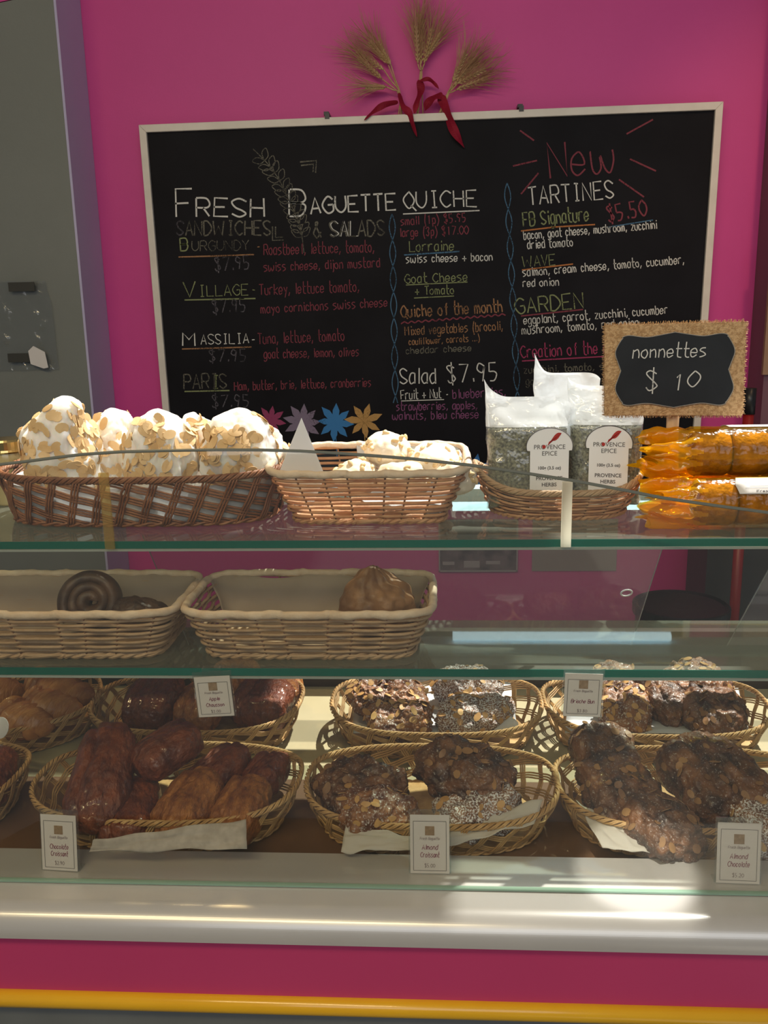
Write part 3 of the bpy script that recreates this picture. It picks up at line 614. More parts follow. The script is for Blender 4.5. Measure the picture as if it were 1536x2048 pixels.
# ------------------------------------------------------------------ baskets
def spw(c, e): return math.copysign(abs(c)**e, c)
class Shape:
    def __init__(s, a0, b0, a1, b1, n, H, Hf=None, bulge=0.0):
        s.a0, s.b0, s.a1, s.b1, s.n, s.H, s.Hf, s.bulge = a0, b0, a1, b1, n, H, Hf, bulge
        t = np.linspace(0, 2*pi, 1441); X = np.array([spw(cos(k), 2/n)*(a0+a1)/2 for k in t]); Y = np.array([spw(sin(k), 2/n)*(b0+b1)/2 for k in t])
        L_ = np.concatenate([[0], np.cumsum(np.hypot(np.diff(X), np.diff(Y)))]); s.per = L_[-1]; s.L, s.t = L_/L_[-1], t
    def pt(s, u, v, off=0.0):
        th = np.interp(u % 1.0, s.L, s.t); c, d = cos(th), sin(th)
        g = v+s.bulge*sin(pi*v); a, b = s.a0+(s.a1-s.a0)*g, s.b0+(s.b1-s.b0)*g
        x, y = a*spw(c, 2/s.n), b*spw(d, 2/s.n)
        nx, ny = spw(c, 2-2/s.n)/a, spw(d, 2-2/s.n)/b; k = math.hypot(nx, ny) or 1
        h = s.H*(s.Hf(th) if s.Hf else 1.0)
        return (x+off*nx/k, y+off*ny/k, 0.003+v*h)
def basket(name, label, group, loc, rotz, sh, style, wm, rimm, kA=28, kB=14, tA=.02, tB=-.22, canes=3, rows=9, cr=.0016, rim_r=.003, stakes=22, tilt=(0, 0)):
    o = thing(name, label, 'basket', loc, (tilt[0], tilt[1], rotz), group)
    m = MB()
    if style == 'lattice':
        gap = 2.35*cr/sh.per
        for K, tw, off, nn, ph in ((kA, tA, .0012, 9, 0), (kB, tB, -.0012, 26, .4)):
            for g in range(K):
                for c in range(canes):
                    u0 = (g+ph)/K
                    P = []
                    for v in np.linspace(0, 1, nn):
                        if tw > .1 or tw < -.1: P.append(sh.pt(u0+tw*v, min(max(v+(c-(canes-1)/2)*2.3*cr/sh.H, 0), 1), off+.0016*sin(v*11*pi*abs(tw)*4+g*pi)))
                        else: P.append(sh.pt(u0+tw*v+(c-(canes-1)/2)*gap, v, off+.0016*sin(v*3*pi+g*pi)))
                    m.tube(P, cr, 5)
    else:
        N = stakes*8
        for k in range(rows):
            v = (k+.5)/rows
            P = [sh.pt(i/N, v, .0022*sin(pi*stakes*i/N+k*pi)) for i in range(N)]
            m.tube(P, cr, 6, closed=True, ref=(0, 0, 1), flat=0.9)
    obj('woven_side', m, wm, o, smooth=True)
    if style != 'lattice':
        st = MB()
        for g in range(stakes): st.tube([sh.pt((g+.0)/stakes, v, 0) for v in np.linspace(0, 1, 4)], .0015, 5)
        obj('stakes', st, STAKE, o, smooth=True)
    b = MB(); nb = 72
    ring = [sh.pt(i/nb, 0.02) for i in range(nb)]
    b.add([(x*s_, y*s_, .003+e) for e in (0, .003) for s_ in (1,) for x, y, z in ring], [tuple(range(nb-1, -1, -1)), tuple(range(nb, 2*nb))]+[(i, (i+1) % nb, nb+(i+1) % nb, nb+i) for i in range(nb)])
    for ph in (0, pi): b.tube([tuple(np.array(sh.pt(i/240, .03, .0020*cos(2*pi*i/240*26+ph)))+np.array([0, 0, .0020*sin(2*pi*i/240*26+ph)])) for i in range(240)], cr*1.15, 5, closed=True, ref=(0, 0, 1))
    obj('base', b, wm, o)
    r = MB(); N = 320
    if style == 'wrapped':
        r.tube([tuple(np.array(sh.pt(i/N, 1.0))+np.array([0, 0, .0008*sin(i*.31)])) for i in range(N)], [rim_r*(1+.06*sin(i*.9)+.05*sin(i*.23)) for i in range(N)], 10, closed=True, ref=(0, 0, 1))
    else:
        turns = int(sh.per/.030)
        for ph in (0, 2*pi/3, 4*pi/3):
            for dr in (0, 1):
                P = [tuple(np.array(sh.pt(i/N, 1.0, rim_r*.9*cos(2*pi*turns*i/N+ph+dr*.7)))+np.array([0, 0, rim_r*1.2*sin(2*pi*turns*i/N+ph+dr*.7)])) for i in range(N)]
                r.tube(P, cr*1.05, 5, closed=True, ref=(0, 0, 1))
    obj('rim', r, rimm, o, smooth=True)
    return o
def liner(name, label, group, loc, rotz, sh, u0, u1, vtop, m=PAPER, seed=0, tilt=(0, 0), inset=.004, floor=True, edge=.1):
    mb = MB(); nu, nv = 60, 12
    def fn(i, j):
        u = u0+(u1-u0)*i; v = .06+(vtop*(1+edge*noise.noise(Vector((i*5+seed, 1.3, seed))))-.06)*j
        p = sh.pt(u, v, -inset-.004*abs(noise.noise(Vector((u*14+seed, v*3, .5))))*(1-j*.4)); return p
    mb.grid(fn, nu, nv)
    if floor:
        ring = [sh.pt(u0+(u1-u0)*i/nu, .06, -inset-.002) for i in range(nu+1)]
        mb.add([(0, 0, .0085)]+[(x, y, .0085) for x, y, z in ring], [(0, i+1, i+2) for i in range(nu)])
    o = obj(name, mb, m, smooth=True, loc=tuple(map(float, loc)), solid=.0005); o.rotation_euler = (tilt[0], tilt[1], rotz)
    return tag(o, label, 'paper liner', group)
def sheet(name, label, group, pts, m=PAPER, seed=1, fold=.006):
    """a loose sheet of paper through four corner points (a,b along the front, c,d behind)"""
    P = [np.array(p, float) for p in pts]; c0 = sum(P)/4
    def fn(u, v):
        p = (P[0]*(1-u)+P[1]*u)*(1-v)+(P[3]*(1-u)+P[2]*u)*v-c0
        return p+np.array([0, 0, 1])*fold*noise.noise(Vector((u*4+seed, v*3, seed)))+np.array([0, 1, 0])*fold*.5*noise.noise(Vector((u*3, v*4+seed, 2)))
    o = obj(name, MB().grid(fn, 24, 14), m, smooth=True, loc=tuple(c0), solid=.0005)
    return tag(o, label, 'paper sheet', group)

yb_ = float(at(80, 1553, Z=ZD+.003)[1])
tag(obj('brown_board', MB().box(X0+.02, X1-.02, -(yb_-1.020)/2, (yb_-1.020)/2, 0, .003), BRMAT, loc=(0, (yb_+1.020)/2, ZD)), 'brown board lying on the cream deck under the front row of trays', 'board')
GD = 'oval wicker trays of pastries on the deck'
def deck_basket(label, px, py, ax, by, rotz=0.0, kA=26, kB=13, m=W_TAN, y=None, H=.052):
    c = at(px, py, Z=ZD+.05); yy = c[1] if y is None else y
    x = c[0]
    sh = Shape(ax*.86, by*.84, ax, by, 2.7, H, Hf=lambda t: 1.0+.16*cos(t)**4, bulge=.12)
    basket('wicker_tray', label, GD, (x, yy, ZD+(.003 if yy < 1.25 else 0)), rotz, sh, 'lattice', m, m, kA, kB, .03, -.20, 3, cr=.0014, rim_r=.0030)
    return sh, (x, yy)
YF, YK = 1.142, 1.412
bk = {}
bk['chocF'] = deck_basket('golden wicker tray of chocolate croissants in the front row', 335, 1580, .190, .110, y=YF)
bk['almF'] = deck_basket('golden wicker tray of dark almond croissants in the front row, middle one', 862, 1590, .176, .110, y=YF)
bk['achF'] = deck_basket('golden wicker tray of almond chocolate pastries at the front right', 1392, 1600, .188, .110, y=YF)
bk['leftF'] = deck_basket('wicker tray with dark red pastry cut off at the front left edge', -195, 1580, .165, .110, y=YF)
bk['apple'] = deck_basket('golden wicker tray of apple turnovers in the back row', 400, 1405, .181, .118, y=YK)
bk['almB'] = deck_basket('golden wicker tray of sugared almond croissants in the back row, middle one', 872, 1405, .178, .118, y=YK)
bk['brio'] = deck_basket('golden wicker tray of almond brioche buns at the back right', 1302, 1408, .184, .118, y=YK)
bk['crois'] = deck_basket('golden wicker tray of plain croissants at the back left edge', -20, 1420, .185, .115, rotz=RD(24), y=1.385)

# ------------------------------------------------------------------ pastries
def ico(sub):
    bm = bmesh.new(); bmesh.ops.create_icosphere(bm, subdivisions=sub, radius=1.0)
    V = np.array([v.co[:] for v in bm.verts]); Fc = [tuple(v.index for v in f.verts) for f in bm.faces]; bm.free()
    return V, Fc
ICO5, ICO4, ICO2 = ico(6), ico(5), ico(2)
def fbm(p, f, seed): return noise.noise(Vector((p[0]*f+seed*7.1, p[1]*f+seed*3.3, p[2]*f-seed)))
def blob(fn, big=True):
    V, Fc = ICO5 if big else ICO4
    return MB().add([fn(Vector(d)) for d in V], Fc)
def normals(mb):
    V = np.array(mb.v); N = np.zeros_like(V)
    for f in mb.f:
        n = np.cross(V[f[1]]-V[f[0]], V[f[2]]-V[f[0]])
        for i in f: N[i] += n
    return V, N/(np.linalg.norm(N, axis=1)[:, None]+1e-12)
def flakes(src, count, size, seed, cond, lift=.0012, asp=.62, tiltn=.20):
    r_ = random.Random(seed); V, N = normals(src); mb = MB(); idx = [i for i in range(len(V)) if cond(V[i], N[i])]
    for _ in range(count):
        i = r_.choice(idx); n = Vector(N[i])+Vector((r_.gauss(0, tiltn), r_.gauss(0, tiltn), r_.gauss(0, tiltn))); n.normalize()
        t = n.orthogonal().normalized(); t.rotate(Matrix.Rotation(r_.uniform(0, 2*pi), 3, n)); b = n.cross(t)
        a_, b_ = size*r_.uniform(.75, 1.15), size*asp*r_.uniform(.8, 1.15); c = Vector(V[i])+n*lift; vs = []; K = 12; cur = r_.uniform(-.12, .22)
        for e in (1, -1):
            vs.append(c+n*(.0005*e-cur*0))
            for k in range(K):
                g = 2*pi*k/K; tear = 1-.18*max(0, cos(g))**3
                vs.append(c+t*a_*cos(g)+b*b_*sin(g)*tear+n*(.0004*e-cur*a_*cos(g)**2*.5))
        fs = [(0, 1+k, 1+(k+1) % K) for k in range(K)]+[(K+1, K+2+(k+1) % K, K+2+k) for k in range(K)]+[(1+k, K+2+k, K+2+(k+1) % K, 1+(k+1) % K) for k in range(K)]
        mb.add(vs, fs)
    return mb
def pillow_mb(L, W, H, seed, nx=3.6, ny=2.5, lump=.004, ridge=.0016, seam=True, freq=22, crag=.30):
    def fn(d):
        k = (abs(d.x)**nx+abs(d.y)**ny+abs(d.z)**ny)**(-1/((nx+2*ny)/3))
        p = Vector((d.x*k*L/2, d.y*k*W/2, d.z*k*H/2))
        if p.z < -H*.32: p.z = -H*.32+(p.z+H*.32)*.25
        e = abs(p.x)/(L/2)
        off = lump*fbm(p, freq, seed)+lump*.45*fbm(p, freq*2.6, seed+4)+lump*.26*fbm(p, freq*6, seed+9)+lump*.13*fbm(p, freq*13, seed+2)+lump*crag*(.35-1.4*abs(fbm(p, freq*1.5, seed+6)))+lump*crag*.5*(.3-1.3*abs(fbm(p, freq*3.7, seed+8)))
        off += ridge*max(0, e-.45)*2.0*sin(p.x*1500*.22+fbm(p, 30, seed)*2)
        if seam: off -= .004*math.exp(-((p.y-.20*W+.005*sin(p.x*50))/.004)**2)*(1 if p.z > 0 else 0)
        return p+d*off
    return blob(fn)
def put(name, label, cat, group, px, py, zc, rotz, tilt, mb, m, fl=None, flm=FLAKE_B, roll=0.0, topping='almond_flakes'):
    c = at(px, py, Z=zc)
    o = thing(name, label, cat, c, (roll, tilt, rotz), group)
    obj('crust', mb, m, o, smooth=True)
    if fl is not None: obj(topping, fl, flm, o, smooth=False)
    return o
up_ = lambda v, n: n[2] > .15
R90 = pi/2
# chocolate croissants, front left tray
g = 'chocolate croissants in the front tray'
for i, (px, py, z, L, W, H, rz, ti, m_, lab) in enumerate((
    (205, 1556, .868, .165, .088, .062, R90+.08, -.48, GLAZED, 'tall dark red chocolate croissant propped up at the left of its tray'),
    (260, 1624, .829, .125, .080, .056, R90+.14, -.12, GLAZED, 'dark brown chocolate croissant lying behind the front paper, beside the tall one'),
    (376, 1614, .832, .130, .080, .060, R90-.16, -.14, GOLDEN, 'golden brown chocolate croissant in the middle of the front tray'),
    (484, 1618, .829, .125, .074, .056, R90-.10, -.12, GOLDEN, 'paler golden chocolate croissant nearest the right of the front tray'),
    (336, 1500, .884, .105, .074, .058, RD(48), -.20, GLAZED, 'glossy chocolate croissant lying askew on top of the front pile'),
    (438, 1538, .845, .100, .066, .050, R90-.5, -.15, GLAZED, 'chocolate croissant half hidden behind the golden one in the front tray'),
    (532, 1548, .832, .090, .060, .046, R90-.3, -.10, GLAZED, 'dark red chocolate croissant at the back right of the front tray'))):
    put('chocolate_croissant', lab, 'pastry', g, px, py, z, rz, ti, pillow_mb(L, W, H, i+1), m_)
put('chocolate_croissant', 'dark red pastry cut off at the front left edge of the case', 'pastry', g, -30, 1560, .84, RD(100), -.1, pillow_mb(.13, .085, .06, 21), GLAZED)
# apple turnovers
g = 'apple turnovers in the back tray'
for i, (px, py, z, L, W, H, rz, ti, m_, lab) in enumerate((
    (308, 1402, .838, .125, .098, .062, R90-.08, -.22, GLAZED, 'glossy apple turnover at the left end of the back tray'),
    (402, 1415, .832, .115, .086, .056, R90, -.18, GOLDEN, 'apple turnover behind the hanging price card'),
    (525, 1405, .838, .115, .104, .062, R90-.12, -.25, GLAZED, 'blistered glossy apple turnover at the right of the back tray'),
    (478, 1362, .842, .110, .090, .058, R90+.3, -.15, GOLDEN, 'apple turnover behind the others, right of the hanging price card'),
    (572, 1380, .832, .100, .06, .05, R90+.1, -.1, GOLDEN, 'golden apple turnover against the right rim of its tray'))):
    put('apple_turnover', lab, 'pastry', g, px, py, z, rz, ti, pillow_mb(L, W, H, i+31, nx=3.2, ny=2.8, lump=.0055, ridge=.0010), m_)
# almond croissants
def almond(label, group, px, py, z, L, W, H, rz, ti, m_, seed, nf=34, fm=FLAKE_B, cat='pastry', name='almond_croissant', fs=.0075):
    mb = pillow_mb(L, W, H, seed, nx=2.3, ny=2.2, lump=.010, ridge=.0014, seam=False, freq=26, crag=.75)
    put(name, label, cat, group, px, py, z, rz, ti, mb, m_, flakes(mb, nf, fs, seed, up_), FLAKE_D if m_ is CRUST_D else fm)
g = 'almond croissants in the back tray'
almond('almond croissant with dark left tip at the left of the sunlit tray', g, 772, 1392, .848, .130, .105, .070, .15, .1, CRUST, 41, 44)
almond('almond croissant at the front of the sunlit tray, thick with flaked almonds', g, 800, 1442, .838, .115, .078, .054, -.10, .0, CRUST, 42, 52)
almond('almond croissant heavy with white sugar at the front right of the sunlit tray', g, 950, 1428, .842, .132, .086, .062, .22, .0, CRUST_S, 43, 40)
almond('almond croissant behind the sugared one in the sunlit tray', g, 935, 1372, .852, .125, .090, .066, -.25, -.05, CRUST_S, 44, 30)
g = 'almond croissants in the front tray'
almond('dark almond croissant at the back left of the shaded front tray', g, 722, 1572, .846, .130, .098, .066, .35, .12, CRUST_D, 51, 20)
almond('reddish almond croissant at the front left, behind the paper', g, 758, 1628, .838, .112, .082, .062, .1, .1, CRUST, 52, 26)
almond('large dark almond croissant on top at the back of the shaded front tray', g, 928, 1545, .868, .140, .105, .074, -.5, .15, CRUST_D, 53, 26)
almond('almond croissant with a sunlit sugary left side beside the middle price card', g, 952, 1618, .838, .118, .084, .060, .25, -.06, CRUST_S, 54, 34)
# brioche buns
g = 'almond brioche buns in the back tray'
def brioche(label, px, py, z, L, W, H, rz, ti, m_, seed, nf, group=g, name='brioche_bun', ny=2.9):
    mb = pillow_mb(L, W, H, seed, nx=3.0, ny=ny, lump=.0075, ridge=.0024, seam=True, freq=24, crag=.75)
    put(name, label, 'pastry', group, px, py, z, rz, ti, mb, m_, flakes(mb, nf, .0075, seed, up_) if nf else None, FLAKE_D if m_ is CRUST_D else FLAKE_B)
brioche('almond brioche bun with a flaked top right of the hanging card', 1250, 1420, .840, .105, .088, .062, R90-.15, -.2, CRUST, 61, 48)
brioche('almond brioche bun half hidden behind the hanging card', 1232, 1370, .842, .10, .085, .058, R90, -.1, CRUST, 62, 26)
brioche('dark brown twisted brioche bun in the middle of its tray', 1325, 1405, .842, .125, .066, .064, R90+.35, -.15, CRUST_D, 63, 14)
brioche('dark glossy brioche bun with almonds at the front right of its tray', 1424, 1428, .842, .105, .100, .064, R90-.1, -.2, CRUST_D, 64, 34)
brioche('golden topped brioche bun at the back of its tray', 1392, 1372, .852, .110, .110, .066, R90+.15, -.12, CRUST, 65, 40)
g = 'almond chocolate pastries at the front right'
brioche('dark almond chocolate pastry sticking up at the back left of the right front tray', 1208, 1512, .870, .105, .086, .062, R90+.15, -.5, CRUST_D, 71, 14, g, 'almond_chocolate_pastry')
brioche('almond chocolate pastry in the middle left of the right front tray', 1235, 1578, .852, .120, .100, .068, R90+.3, -.25, CRUST_D, 72, 22, g, 'almond_chocolate_pastry')
brioche('almond chocolate pastry at the front with large flaked almonds on its end', 1312, 1645, .838, .125, .088, .062, R90+.45, -.1, CRUST_D, 73, 26, g, 'almond_chocolate_pastry')
brioche('big dark almond chocolate pastry on the right of the right front tray', 1425, 1558, .862, .145, .125, .078, R90+.35, -.28, CRUST_D, 74, 26, g, 'almond_chocolate_pastry')
brioche('pale crumb topped almond chocolate pastry behind the right price card', 1530, 1640, .838, .120, .100, .064, R90+.1, -.1, CRUST_S, 75, 30, g, 'almond_chocolate_pastry')
# plain croissants
g = 'plain croissants in the back left tray'
def croissant(label, px, py, z, L, W, rz, ti, seed, bend=.9):
    def fn(u, v):
        t = 2*u-1; a = 2*pi*v
        env = max(0.0, 1-abs(t)**2.1)**.72; s_ = (abs(t)*5.2) % 1.0
        rr = W/2*env*(1.0+.20*(1-s_)**1.5-.11)+.0012*fbm((t, cos(a), sin(a)), 6, seed)
        x = L/2*sin(t*1.1)/sin(1.1); y = bend*.03*(1-cos(t*1.5))
        rr *= 1+.08*fbm((t*2, cos(a), sin(a)), 2, seed)
        return (x, y+rr*cos(a), max(rr*.88*sin(a), -W*.30))
    put('croissant', label, 'croissant', g, px, py, z, rz, ti, MB().grid(fn, 130, 40), CROIS)
croissant('croissant at the back of the left tray, tip pointing to the right rim', 105, 1380, .858, .150, .072, -.42, .12, 1)
croissant('golden croissant in the middle of the left tray', 92, 1412, .846, .125, .068, -.50, .10, 2)
croissant('croissant nearest the front rim of the left tray', 38, 1440, .838, .125, .070, -.62, .08, 3)
croissant('croissant at the far left, cut off by the edge', -30, 1385, .85, .13, .07, -.2, .05, 4)

# loose papers in the deck trays
g = 'paper sheets in the deck trays'
sheet('paper_sheet', 'spotted greaseproof paper hanging over the front of the chocolate croissant tray', g, [at(178, 1704, Z=.838), at(494, 1698, Z=.844), at(492, 1638, Z=.868), at(188, 1678, Z=.856)], mat('spotted_paper', (0.50, 0.45, 0.40), (0.68, 0.62, 0.56), 90, rough=.7, trans=.25), 3)
sheet('paper_sheet', 'greaseproof paper left of the middle price card in the front row', g, [at(682, 1704, Z=.826), at(824, 1700, Z=.828), at(822, 1672, Z=.838), at(692, 1648, Z=.846)], PAPER, 5)
sheet('paper_sheet', 'pointed greaseproof paper rising right of the middle price card', g, [at(896, 1692, Z=.828), at(1068, 1648, Z=.840), at(1086, 1598, Z=.862), at(896, 1650, Z=.840)], PAPER, 7)
sheet('paper_sheet', 'greaseproof paper slanting along the left of the right front tray', g, [at(1205, 1696, Z=.828), at(1300, 1706, Z=.826), at(1262, 1665, Z=.835), at(1152, 1600, Z=.850)], PAPER, 9)
sheet('paper_sheet', 'greaseproof paper under the sugared almond croissants, sunlit', g, [at(705, 1466, Z=.826), at(1035, 1462, Z=.828), at(1020, 1350, Z=.800), at(712, 1350, Z=.800)], WPAPER, 11, .004)
sheet('paper_sheet', 'white paper corner standing at the right of the sugared almond croissants', g, [at(985, 1462, Z=.832), at(1038, 1462, Z=.834), at(1036, 1444, Z=.846), at(1022, 1432, Z=.852)], WPAPER, 12, .002)
sheet('paper_sheet', 'white paper under the brioche buns showing at the front right rim', g, [at(1130, 1466, Z=.826), at(1500, 1468, Z=.828), at(1470, 1352, Z=.800), at(1140, 1352, Z=.800)], WPAPER, 13, .004)

# ------------------------------------------------------------------ price cards
def card(label, c, w, h, rot, lines, price, stand=True, lean=-.12):
    """c: world point at the middle of the card's lower edge"""
    o = thing('price_card', label, 'price card', c, rot, 'price cards in acrylic holders')
    n = (0, -1, 0)
    obj('acrylic_plate', MB().box(-w/2-.002, w/2+.002, 0, .0025, 0, h+.006), ACRYL, o)
    if stand: obj('foot', MB().box(-w/2-.002, w/2+.002, 0.0025, .030, 0, .0022), ACRYL, o)
    cd = obj('card', MB().box(-w/2, w/2, -.0008, -.0001, .0012, h), CARD, o)
    mp = lambda x, y: np.array((x, -.0012, y))
    flip = lambda x, y: mp(x, -y)
    b = MB(); i_ = .004
    for p, q in (((-w/2+i_, i_+.001), (w/2-i_, i_+.001)), ((w/2-i_, i_+.001), (w/2-i_, h-i_*2)), ((w/2-i_, h-i_*2), (-w/2+i_, h-i_*2)), ((-w/2+i_, h-i_*2), (-w/2+i_, i_+.001))): b.ribbon([mp(*p), mp(*q)], .0005, n)
    obj('border', b, INK, cd)
    s_ = w*.12; b = MB().box(-s_, s_, -.0012, -.0008, h*.66, h*.66+2*s_); obj('square_emblem', b, BROWNINK, cd)
    b = MB(); write(b, 'Fresh Baguette', -w*.25, -h*.585, w*.25, -h*.585, h*.045, .0005, flip, n, .3, .12); obj('shop_lettering', b, PALEINK, cd)
    b = MB(); k = w*.0
    for t_, yy, ww in lines: write(b, t_, -w*ww/2, -h*yy, w*ww/2, -h*yy, h*.085, .00062, flip, n, .25, .18)
    obj('name_lettering', b, MAROON, cd)
    b = MB(); write(b, price, -w*.13, -h*.12, w*.13, -h*.12, h*.062, .0007, flip, n, .15); obj('price_lettering', b, PALEINK, cd)
    return o
def sill_card(label, px, py, wpx, hpx, yaw, lines, price):
    c = at(px, py, Z=ZS); dpt = np.dot(c-CAM, _f); k = dpt/F_PX
    return card(label, c, wpx*k, hpx*k/.955, (RD(-7), 0, yaw), lines, price)
sill_card('price card reading Chocolate Croissant standing on the sill, left', 121, 1742, 74, 112, RD(-4), [('Chocolate', .40, .52), ('Croissant', .275, .48)], '$2.90')
sill_card('price card reading Almond Croissant standing on the sill, middle', 860, 1748, 78, 118, RD(0), [('Almond', .42, .40), ('Croissant', .29, .48)], '$5.00')
sill_card('price card reading Almond Chocolate standing on the sill, right', 1475, 1768, 84, 122, RD(-2), [('Almond', .42, .40), ('Chocolate', .29, .50)], '$5.20')
yh = 1.046
def hang_card(label, px0, px1, pyt, pyb, roll, lines, price):
    c = at((px0+px1)/2, pyb, Y=yh); k = np.dot(c-CAM, _f)/F_PX
    o = card(label, c, (px1-px0)*k, (pyb-pyt)*k/1.03, (0, roll, 0), lines, price, stand=False)
    h = (pyb-pyt)*k/1.03
    obj('clip', MB().box(-.012, .012, .0, .010, ZM-c[2]+.0002 if h+c[2] > ZM else h-.004, max(h, ZM-c[2])+.0022), ACRYL, o)
hang_card('price card reading Apple Chausson hanging tilted from the middle shelf', 398, 470, 1344, 1434, RD(-3.5), [('Apple', .42, .30), ('Chausson', .27, .50)], '$3.00')
hang_card('bluish price card reading Brioche Bun hanging from the middle shelf', 1126, 1200, 1338, 1434, RD(1.5), [('Brioche Bun', .33, .62)], '$3.80')
q = at(-2, 1478, Z=.852)
m_ = MB(); m_.prism([(.014*cos(a)*1.0, .017*sin(a)+.017) for a in np.linspace(0, 2*pi, 24)[:-1]], -.0006, .0006)
o = tag(obj('round_tag', m_, CARD, loc=tuple(q)), 'round white tag on the rim of the left tray, cut off by the edge', 'price tag'); o.rotation_euler = (RD(-25), 0, 0)

# ------------------------------------------------------------------ middle shelf
def rect_basket(name, label, group, xl, xr_, yf, yb, z, H, flare, m, hb=1.0, stakes=22, rows=10, cr=.0025, rim_r=.0055, rotz=0):
    a1, b1 = (xr_-xl)/2, (yb-yf)/2
    sh = Shape(a1-flare, b1-flare*.8, a1, b1, 7.0, H, Hf=(lambda t: 1+(hb-1)*(.5+.5*sin(t))) if hb != 1 else None)
    loc = ((xl+xr_)/2, (yf+yb)/2, z)
    basket(name, label, group, loc, rotz, sh, 'wrapped', m, RIMW, rows=rows, cr=cr, rim_r=rim_r, stakes=stakes)
    return sh, loc
gR = 'rectangular wicker baskets'
zr = ZM+.068
xl_, xr_ = at(350, 1237, Z=zr)[0], at(866, 1240, Z=zr)[0]
shR, locR = rect_basket('bread_basket', 'beige rectangular wicker basket on the middle shelf holding one puff', gR, xl_, xr_, 1.060, 1.246, ZM, .066, .026, W_PALE2)
xl2, xr2 = at(-210, 1232, Z=zr)[0], xl_-.010
shL, locL = rect_basket('bread_basket', 'beige rectangular wicker basket on the middle shelf holding a dark roll', gR, xl2, xr2, 1.060, 1.246, ZM, .066, .026, W_PALE2)
gl = 'greaseproof liners in the baskets'
liner('paper_liner', 'greaseproof liner in the middle shelf basket with one puff', gl, locR, 0, shR, .06, .44, .98, PAPER_SHADE, 2)
liner('paper_liner', 'greaseproof liner in the middle shelf basket with the dark roll', gl, locL, 0, shL, .06, .46, 1.02, PAPER_SHADE, 6)
# swirl roll standing in the left basket
def swirl(R, Th, seed, turns=2.6):
    mb = MB()
    P = []
    for i in range(110):
        t = i/109; a = 2*pi*turns*t; r = .006+(R-.016)*t
        P.append((r*cos(a), 0, r*sin(a)))
    rad = [.011*(1+.10*fbm(p, 60, seed)) for p in P]
    mb.tube(P, rad, 12, ref=(0, 1, 0), flat=Th/.022)
    return mb
c = at(185, 1203, Y=1.150)
o = thing('swirl_roll', 'dark brown swirl roll standing on edge in the left middle basket', 'pastry', c, (RD(-18), 0, RD(14)))
obj('crust', swirl(.047, .052, 3), DKROLL, o, smooth=True)
c = at(285, 1228, Y=1.140)
mb = pillow_mb(.075, .055, .042, 81, nx=2.3, ny=2.2, lump=.005)
o = thing('dark_pastry', 'small dark pastry lying beside the swirl roll', 'pastry', c, (0, .25, -.1)); obj('crust', mb, DKROLL, o, smooth=True)
c = at(752, 1207, Y=1.155)
def puff(d):
    p = Vector((d.x*.050, d.y*.042, d.z*.044))
    if d.z > 0: p.z *= 1+.16*(d.z**3); s_ = 1-.30*d.z*d.z; p.x *= s_; p.y *= s_
    if p.z < -.030: p.z = -.030
    return p+d*(.006*fbm(p, 32, 3)+.003*fbm(p, 90, 5)+.0022*abs(sin(math.atan2(d.y, d.x)*4+p.z*60)))
o = thing('puff_pastry', 'craggy brown puff standing in the right middle basket', 'pastry', c); obj('crust', blob(puff), SCONE, o, smooth=True)

# ------------------------------------------------------------------ top of the case
# meringue basket
xa, xb = at(22, 940, Z=1.275)[0], at(545, 962, Z=1.275)[0]
shM = Shape((xb-xa)/2-.014, .098, (xb-xa)/2, .112, 3.2, .068, Hf=lambda t: 1.0+.07*cos(t)**2, bulge=.1)
locM = ((xa+xb)/2, 1.292, ZT)
basket('wicker_basket', 'brown openwork wicker basket of meringues on top of the case', 'baskets on top of the case', locM, 0, shM, 'lattice', W_BROWN, W_BROWN, 30, 15, .025, -.24, 3, cr=.0018, rim_r=.0032)
liner('paper_liner', 'white paper liner inside the meringue basket', gl, locM, 0, shM, 0, 1, .82, WPAPER, 4, inset=.007)
g = 'almond meringues in the brown basket'
def meringue(label, px, Y, ztop, wd, seed, lean=0.0, tip=.0, nf=80, dep=.9):
    zb = ZT+.013; h = ztop-zb; c = at(px, 930, Y=Y); r = wd/2
    def fn(d):
        t = (d.z+1)/2
        prof = (1-(2*t-1)**2)**.5 if t < .42 else max(0., 1-((t-.42)/.58)**2.1)**.62
        ring = math.hypot(d.x, d.y) or 1e-6; ux, uy = d.x/ring, d.y/ring
        prof = prof*.98
        p = Vector((ux*r*prof+lean*t*t*r+tip*max(0, t-.8)*r*3, uy*r*dep*prof, h*t))
        q = Vector((ux*prof, uy*prof, t*1.7))
        lump = .014*noise.noise(q*1.7+Vector((seed*5, 0, 0)))+0.0042*noise.noise(q*4.2+Vector((seed*9, 1, 0)))+.0018*noise.noise(q*11+Vector((seed, 3, 0)))
        return p+Vector((ux, uy, .25))*lump*(min(1, prof*2))
    mb = blob(fn)
    o = thing('meringue', label, 'meringue', (c[0], Y, zb), (0, 0, 0), g)
    obj('meringue_body', mb, MER, o, smooth=True)
    V = seed
    obj('almond_flakes', flakes(mb, nf, 0.0108, seed, lambda v, n: v[2] > h*.12 and v[2] < h*.93 and n[2] > -.4 and noise.noise(Vector((v[0]*26+V, v[1]*26, v[2]*26))) > -.16, lift=.0006, asp=.66, tiltn=.07), FLAKE, o)
meringue('tallest almond meringue with a bare folded peak, front left of the brown basket', 124, 1.262, 1.388, .114, 1, .0, .35, 180)
meringue('almond meringue in the front middle of the brown basket', 320, 1.258, 1.368, .104, 2, .06, 0, 150)
meringue('almond meringue at the front right of the brown basket, thick with flakes', 476, 1.255, 1.368, .112, 3, .10, 0, 185)
meringue('almond meringue behind the tallest one', 226, 1.352, 1.360, .095, 4, .1, 0, 100)
meringue('almond meringue behind the front middle one', 382, 1.352, 1.352, .090, 5, .2, 0, 100)
